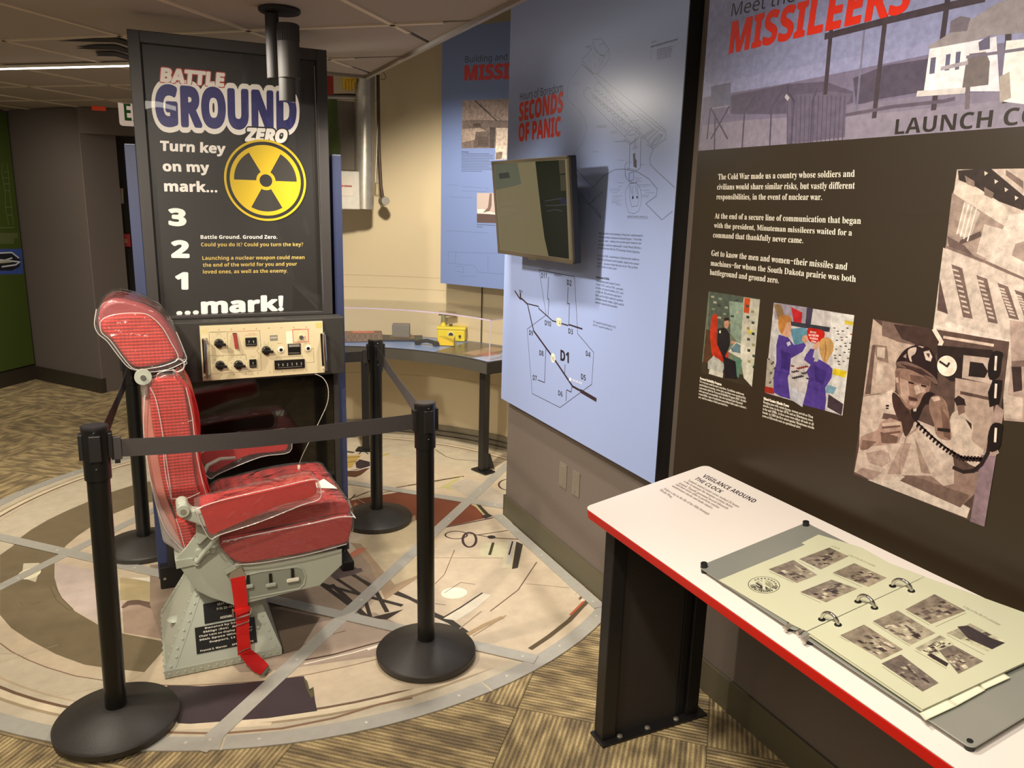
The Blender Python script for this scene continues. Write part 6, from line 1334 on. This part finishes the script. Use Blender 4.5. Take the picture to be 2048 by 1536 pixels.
arc_wall('case_edge', 1.159, 1.164, CT+.232, CT+.240, 17.2, 92, M_ae, 60, case)
e1_ = math.radians(17.2); A_ = Vector((RWc[0]+1.16*math.cos(e1_), RWc[1]+1.16*math.sin(e1_), CT)); B_ = Vector((RWc[0]+1.585*math.cos(e1_), RWc[1]+1.585*math.sin(e1_), CT))
MB().bar(A_+Vector((0,0,.118)), B_+Vector((0,0,.118)), .003, .232).build('case_end', M_acryl, case)
MB().bar(A_+Vector((0,0,.236)), B_+Vector((0,0,.236)), .005, .005).build('case_edge', M_ae, case); MB().bar(A_+Vector((0,0,.001)), A_+Vector((0,0,.236)), .005, .005).build('case_edge', M_ae, case)
# items in the case: placed on the counter
def onc(px, py, z=CT+.0035): return wz(px, py, z)
gp = onc(905, 683); gd = Vector((.86, -.5, 0)); gs = Vector((.5, .86, 0))
def obox(nm, c, d, s_, l, w2, h, z0, mt, par=None, bv=0):
    c = Vector(c); return MB().hexa([tuple(c+d*a*l/2+s_*b*w2/2+Vector((0,0,z))) for z in (z0, z0+h) for a, b in ((-1,-1),(1,-1),(1,1),(-1,1))]).build(nm, mt, par, bevel=bv)
gei = thing('radiation_meter', 'yellow radiation survey meter with a silver handle inside acrylic case', 'radiation meter', (gp.x, gp.y, CT))
gp = Vector((gp.x+.02, gp.y+.06, CT+.0035))
obox('meter_body', gp, gd, gs, .185, .10, .075, 0, M_yel, gei, .006); obox('meter_lid', gp, gd, gs, .195, .11, .018, .075, M_yel, gei, .004)
hp = gp-gd*.06; MB().cyl(hp+Vector((0,0,.093)), hp+Vector((0,0,.125)), .018, 16, r2=.010).build('handle_cone', M_yel, gei, smooth=True); MB().cyl(hp+Vector((0,0,.12)), hp+Vector((0,0,.165)), .015, 16).build('handle_post', mat('ribbed_grey', (130, 128, 90), .5), gei, smooth=True)
MB().cyl(hp-gd*.03+Vector((0,0,.178)), hp+gd*.085+Vector((0,0,.172)), .017, 20).build('handle_grip', mat('silver_grip', (128, 116, 94), .35, metal=.5), gei, smooth=True)
mf = gp-gs*.051+gd*.0+Vector((0,0,.042)); MB().cyl(mf, mf-gs*.002, .020, 24).build('meter_dial', M_white, gei); MB().cyl(mf-gs*.002, mf-gs*.0028, .016, 24).build('dial_face', M_black, gei)
mf = gp-gs*.052+gd*.06+Vector((0,0,.036)); MB().cyl(mf, mf-gs*.012, .008, 12).build('dial_knob', M_black, gei)
obox('top_knob', gp-gd*.01, gd, gs, .022, .016, .014, .093, M_black, gei, .002)
sb = onc(893, 690); obox_ = tag(obox('dosimeter_box', Vector((sb.x, sb.y, CT+.0035)), gd, gs, .105, .06, .055, 0, mat('amber_yellow', (222, 186, 14), .45), None, .004), 'small amber yellow box in front of the survey meter', 'box'); obox('box_rim', Vector((sb.x, sb.y, CT+.0035)), gd, gs, .108, .063, .006, .050, M_yel, obox_, .001)
gb = onc(805, 680); gb = Vector((gb.x+.01, gb.y+.04, CT+.0035)); pt_ = thing('display_plinth', 'low dark slab under the grey block inside the case', 'plinth', tuple(gb)); obox('plinth_slab', gb, Vector((.95,-.31,0)), Vector((.31,.95,0)), .27, .17, .012, 0, M_frame, pt_, .002); obox('plinth_inlay', gb, Vector((.95,-.31,0)), Vector((.31,.95,0)), .16, .12, .001, .012, mat('brown_inlay', (120, 98, 66), .6), pt_)
tag(obox('concrete_block', gb+Vector((0,.02,.0135)), Vector((.93,-.36,0)), Vector((.36,.93,0)), .115, .075, .085, 0, M_greyblk, None, .004), 'plain grey block on a dark slab left of the yellow meter', 'block')
hs = thing('handset', 'black telephone handset lying beside the yellow survey meter', 'handset', tuple(onc(850, 684)))
p0_, p1_ = onc(836, 683, CT+.022), onc(872, 686, CT+.022); MB().tube([p0_, p0_.lerp(p1_, .5)+Vector((0,0,.010)), p1_], .013, 12).build('handset_grip', M_knob, hs, smooth=True)
for p in (p0_, p1_): MB().lathe([(.020,-.018),(.023,-.010),(.020,.006),(.012,.012)], n=18).build('handset_cup', M_knob, hs, smooth=True).location = p
la = thing('lattice_tray', 'brown tray with crossed steel lattice sides at left of the acrylic case', 'tray', tuple(onc(725, 680)))
La, Lb = onc(690, 684), onc(765, 683); ld = (Lb-La).normalized(); ls = Vector((-ld.y, ld.x, 0))
MB().hexa([tuple(La-ld*.15), tuple(Lb), tuple(Lb+ls*.10), tuple(La-ld*.15+ls*.10)]+[tuple(v+Vector((0,0,.055))) for v in (La-ld*.15, Lb, Lb+ls*.10, La-ld*.15+ls*.10)]).build('tray_body', mat('tray_brown', (120, 90, 66), .6, var=.3, scale=30), la)
L_ = (Lb-La).length+.15; nx = int(L_/.035)
for i in range(nx):
    a = La-ld*.15+ld*(i*.035)-ls*.004; MB().bar(a+Vector((0,0,.004)), a+ld*.03+Vector((0,0,.054)), .004, .003).build('lattice_bar', M_alu, la); MB().bar(a+ld*.03+Vector((0,0,.004)), a+Vector((0,0,.054)), .004, .003).build('lattice_bar', M_alu, la)
obox('tray_flag', La+ld*.12+ls*.05, ld, ls, .14, .05, .004, .055, mat('coral_strip', (196, 110, 86), .6), la)

# ---------------------------------------------------------------- hanging metal assembly behind the cabinet
hm = thing('galvanised_duct', 'galvanised metal duct frame with dented box hanging beside the cream wall', 'duct', (1.28, 4.98, 1.54))
Yd = 4.95
cT, cB = wy(731, 128, Yd), wy(728, 418, Yd)
MB().cyl(cB, cT+Vector((0,0,.12)), .060, 28).build('vertical_pipe', M_galv, hm, smooth=True)
MB().cyl(wy(640, 193, Yd), wy(716, 196, Yd), .014, 14).build('cross_pipe', M_galv, hm, smooth=True)
a, b = wy(640, 340, Yd), wy(716, 419, Yd); MB().box(a.x, b.x, Yd-.055, Yd+.03, b.z, a.z).build('metal_box', mat('pale_galvanised', (196, 190, 176), .45, metal=.3, bump=.4, scale=30, var=.14), hm, bevel=.006)
a, b = wy(679, 352, Yd-.06), wy(706, 392, Yd-.06); sk = MB().box(a.x, b.x, Yd-.0575, Yd-.0555, b.z, a.z).build('paper_sticker', mat('sticker_paper', (206, 196, 180), .6), hm)
G3 = Print(pY(Yd-.0577), .0001); G3.disc((196, 50, 44), (a.x+.018, (a.z+b.z)/2), .006, n=12); G3.line((150, 90, 80), [(a.x+.03, (a.z+b.z)/2), (b.x-.008, (a.z+b.z)/2)], .010, uv=True); G3.build('sticker_mark', print_mat('sticker_print', .5), sk)
a, b = wy(640, 197, Yd), wy(713, 340, Yd); MB().box(a.x, b.x, Yd+.02, Yd+.05, b.z, a.z).build('grey_backplate', mat('grey_backplate', (110, 100, 86), .7), hm)
MB().tube([wy(756,150,Yd), wy(758,300,Yd), wy(762,372,Yd), wy(766,398,Yd)], .010, 10).build('brown_rod', mat('brown_rod', (72, 56, 40), .5), hm, smooth=True)
MB().tube([wy(747,198,Yd), wy(757,206,Yd), wy(751,365,Yd), wy(757,366,Yd)], .005, 8).build('side_bracket', M_galv, hm)
kn = wy(769, 402, Yd); MB().cyl(kn+Vector((0,.03,0)), kn+Vector((0,-.03,0)), .032, 22, r2=.026).build('rod_cap', M_galv, hm, smooth=True)
tag(MB().tube([wy(660,199,Yd-.11), wy(664,250,Yd-.11), wy(668,290,Yd-.11), wy(665,330,Yd-.11)], .040, 14).build('green_garment', mat('olive_cloth', (66, 78, 26), .8, bump=.6, scale=24, var=.2), None, smooth=True), 'olive green cloth hanging behind the cabinet edge', 'garment')
gl_ = thing('yellow_glove', 'yellow rubber glove hanging upside down above the cross pipe', 'glove', tuple(wy(697, 150, Yd)))
M_gl = mat('yellow_rubber', (212, 170, 26), .45, bump=.2, scale=40, var=.08)
for i in range(4): x = 688+i*6; MB().tube([wy(x+2,140,Yd-.02), wy(x,165,Yd-.02), wy(x+1,178+(3 if i in (1,2) else 0),Yd-.02)], .0105, 10).build('glove_finger', M_gl, gl_, smooth=True)
MB().tube([wy(697,118,Yd-.02), wy(697,135,Yd-.02), wy(697,150,Yd-.02), wy(697,160,Yd-.02)], .035, 14).build('glove_palm', M_gl, gl_, smooth=True)
MB().tube([wy(706,140,Yd-.02), wy(711,152,Yd-.03), wy(709,164,Yd-.03)], .010, 10).build('glove_thumb', M_gl, gl_, smooth=True)
a, b = wy(640, 140, Yd-.01), wy(667, 190, Yd-.01); tag(MB().box(a.x, b.x, Yd-.02, Yd+.015, b.z, a.z+.1).build('red_box', mat('dull_red', (150, 44, 26), .6), None, bevel=.004), 'dull red block on the cross pipe left of yellow glove', 'box')
tag(MB().tube([wy(652,190,Yd), wy(700,189,Yd), wy(712,190,Yd)], .006, 8).build('dark_rail', M_black), 'thin black rail lying along the top of the cross pipe', 'rail')
hk = thing('ceiling_hook', 'small dark hook with a wire loop fixed high on the cream wall', 'hook', tuple(wy(761, 137, 5.0)))
MB().lathe([(.016,0),(.020,.008),(.016,.016)], n=14).build('hook_base', mat('dark_red_cap', (80, 30, 22), .5), hk, smooth=True).location = wy(761, 137, 4.95)
MB().tube([wy(763,140,4.95), wy(768,146,4.95), wy(772,154,4.95), wy(768,160,4.95), wy(762,158,4.95)], .0018, 6).build('wire_loop', M_black, hk)

# small track spot seen past the poster frame
ts = thing('small_spotlight', 'small bright spotlight glowing at the top right of poster frame', 'spotlight', tuple(wy(657, 123, 4.1)))
q = wy(656, 121, 4.1); MB().cyl(q+Vector((-.035,.02,.03)), q, .016, 16, r2=.024).build('lamp_head', M_black, ts, smooth=True); MB().cyl(q, q+Vector((.002,-.001,-.002)), .022, 16).build('lamp_glow', mat('lamp_glow', (255, 240, 215), .5, emit=14), ts)
MB().cyl(q+Vector((-.03,.02,.03)), (q.x-.03, q.y+.02, HC), .004, 8).build('lamp_stem', M_black, ts)

# ---------------------------------------------------------------- wall plates under the blue panel
for i, (cs, lb) in enumerate(((((1121,922),(1135,930),(1133,978),(1119,970)), 'brushed steel wall plate under the blue panel, farther from reading rail'), (((1147,940),(1161,946),(1159,995),(1145,987)), 'brushed steel wall plate under the blue panel, nearer the reading rail'))):
    q = [wx(*c, XW) for c in cs]; y0_ = (q[1].y+q[2].y)/2; y1_ = (q[0].y+q[3].y)/2; z0_ = (q[2].z+q[3].z)/2; z1_ = (q[0].z+q[1].z)/2
    o = tag(box('wall_plate', XW-.005, XW-.0002, y0_, y1_, z0_, z1_, M_alu, None, .0015), lb, 'wall plate', 'steel wall plates below the blue panel')
    for z in (z0_+.016, z1_-.016): MB().cyl((XW-.005, (y0_+y1_)/2, z), (XW-.0062, (y0_+y1_)/2, z), .003, 10).build('screw', M_steel, o)

# ---------------------------------------------------------------- far hall
gpn = thing('green_wall_panel', 'dark olive green display panel at far left with missile outline drawing', 'display panel', (-1.2, 7.3, .1))
gd_ = Vector((.919-1.146+.0, 0, 0)); A2 = Vector((-2.6, 5.52)); B2 = Vector((-.919, 7.753)); td = (B2-A2).normalized(); GPn = Plane((B2.x+td.y*.03, B2.y-td.x*.03, 0), (td.x, td.y, 0), (0,0,1))
e_ = GPn.px((58, 500))[0]
MB().prism([(-2.2,.14),(-.03,.14),(-.03,HC-.02),(-2.2,HC-.02)], lambda a,b,d: GPn.at(a,b,d), -.02, 0).build('panel_board', M_green, gpn)
E2 = Print(GPn, eps=.0002, base=.0006); g6 = ZM(0, 180, 2.56)
E2.poly((60, 84, 160), g6((-60,815),(112,813),(118,942),(-60,946))); E2.poly((24, 26, 34), g6((-60,840),(60,832),(104,868),(100,905),(60,925),(-60,925))); 
for q in (((-10,835),(60,832),(95,860)), ((0,870),(100,880)), ((10,905),(80,895),(100,880)), ((-30,890),(60,860))): E2.line((206, 212, 222), g6(*q), .012)
E2.poly((180, 176, 150), g6((0,878),(40,870),(60,882),(0,888)))
lnc = (120, 132, 84)
for q in (((15,375),(8,420),(25,520),(30,620),(45,690)), ((35,375),(42,420),(48,520),(60,620),(68,690)), ((20,420),(45,420)), ((15,450),(48,450)), ((20,480),(50,480)), ((25,515),(52,515)), ((30,600),(58,600)), ((40,640),(64,640)), ((0,706),(75,704))): E2.line(lnc, g6(*q), .004)
for i in range(8): E2.line((110, 118, 80), g6((0,735+i*7),((90 if i < 4 else 70),735+i*7)), .006)
E2.build('panel_graphic', print_mat('green_print', .6), gpn)

wsg = thing('occupancy_sign', 'small white sign with a red number seventy on the dark door recess', 'sign', tuple(wy(224, 391, 7.38)))
SP = Plane(wy(224, 391, 7.36), (.985, -.17, 0), (0,0,1)); c_ = [SP.px(p) for p in ((202,375),(246,377),(247,407),(203,406))]
MB().prism(c_, lambda a,b,d: SP.at(a,b,d), -.006, 0).build('sign_plate', mat('sign_white', (206, 190, 176), .5), wsg)
S_ = Print(SP, .0004, .0006); s6 = ZM(0, 180, 2.56); S_.text((150, 24, 26), '70', s6((554,570))[0], s6((594,571))[0], s6((553,532))[0], bold=.03); S_.text((170, 70, 66), 'MAXIMUM OCCUPANCY', s6((522,519))[0], s6((624,520))[0], s6((522,509))[0], res=1, bold=.02); S_.build('sign_lettering', print_mat('sign_print', .5), wsg)
al = thing('fire_alarm_box', 'small red fire alarm box on the dark wall left of the cabinet', 'alarm', tuple(wy(251, 481, 7.3)))
a, b = wy(242, 467, 7.33), wy(262, 493, 7.33); MB().box(a.x, b.x, 7.27, 7.34, b.z, a.z).build('alarm_body', mat('alarm_red', (176, 16, 14), .45), al, bevel=.004); q = (a+b)/2; MB().box(q.x-.012, q.x+.012, 7.262, 7.27, q.z-.02, q.z+.012).build('alarm_handle', mat('alarm_pale', (190, 120, 90), .5), al)
ex_ = thing('exit_sign', 'white hanging exit sign with green lettering partly hidden by poster frame', 'sign', tuple(wy(262, 225, 6.6)))
a, b = wy(235, 198, 6.5), wy(262, 252, 6.5); wd_ = .30
MB().prism(rr(a.x, b.z, a.x+wd_, a.z, .02), XZ, 6.5, 6.53).build('sign_face', mat('exit_white', (236, 214, 200), .5, emit=.28), ex_)
X_ = Print(pY(6.4995), .0003); X_.text((40, 130, 50), 'EXIT', (a.x+.036, b.z+.035), (a.x+wd_-.036, b.z+.035), (a.x+.036, a.z-.022), uv=True, bold=.02); X_.build('sign_lettering', print_mat('exit_print', .5), ex_)
MB().cyl((a.x+.15, 6.515, a.z), (a.x+.15, 6.515, HC), .008, 8).build('sign_stem', M_white, ex_)
rdv_ = thing('red_ceiling_marker', 'small orange red marker under the ceiling left of exit sign', 'marker', tuple(wy(199, 216, 6.9)))
a, b = wy(183, 212, 6.9), wy(212, 222, 6.9); MB().box(a.x, b.x, 6.88, 6.92, b.z, a.z).build('marker_body', mat('orange_red', (206, 64, 34), .5, emit=.12), rdv_, bevel=.004); MB().cyl(((a.x+b.x)/2, 6.9, a.z), ((a.x+b.x)/2, 6.9, HC), .004, 6).build('marker_stem', M_black, rdv_)
# linear ceiling light
l0, l1 = wz(-60, 139, HC-.016), wz(262, 131, HC-.016)
ll = thing('linear_light', 'long thin glowing strip light under the ceiling at upper left', 'ceiling light', tuple(l0))
MB().bar(l0+Vector((0,0,.006)), l1+Vector((0,0,.006)), .030, .012).build('light_housing', M_white, ll); MB().bar(l0+Vector((0,0,-.002)), l1+Vector((0,0,-.002)), .018, .004).build('light_tube', mat('led_strip', (255, 240, 232), .5, emit=9), ll)
cv = thing('slot_vent', 'dark curved slot vent in the ceiling beside the poster frame', 'ceiling vent', tuple(wz(200, 95, HC)))
for yy, x0_ in ((78, 112), (93, 150), (106, 196)):
    MB().add([wz(x0_, yy+4, HC-.003), wz(190, yy-2, HC-.003), wz(232, yy-2, HC-.003), wz(262, yy+8, HC-.003), wz(262, yy+16, HC-.003), wz(232, yy+7, HC-.003), wz(190, yy+6, HC-.003)], [(0,1,2,3,4,5,6)]).build('vent_slot', mat('vent_dark', (26, 23, 20), .8), cv)
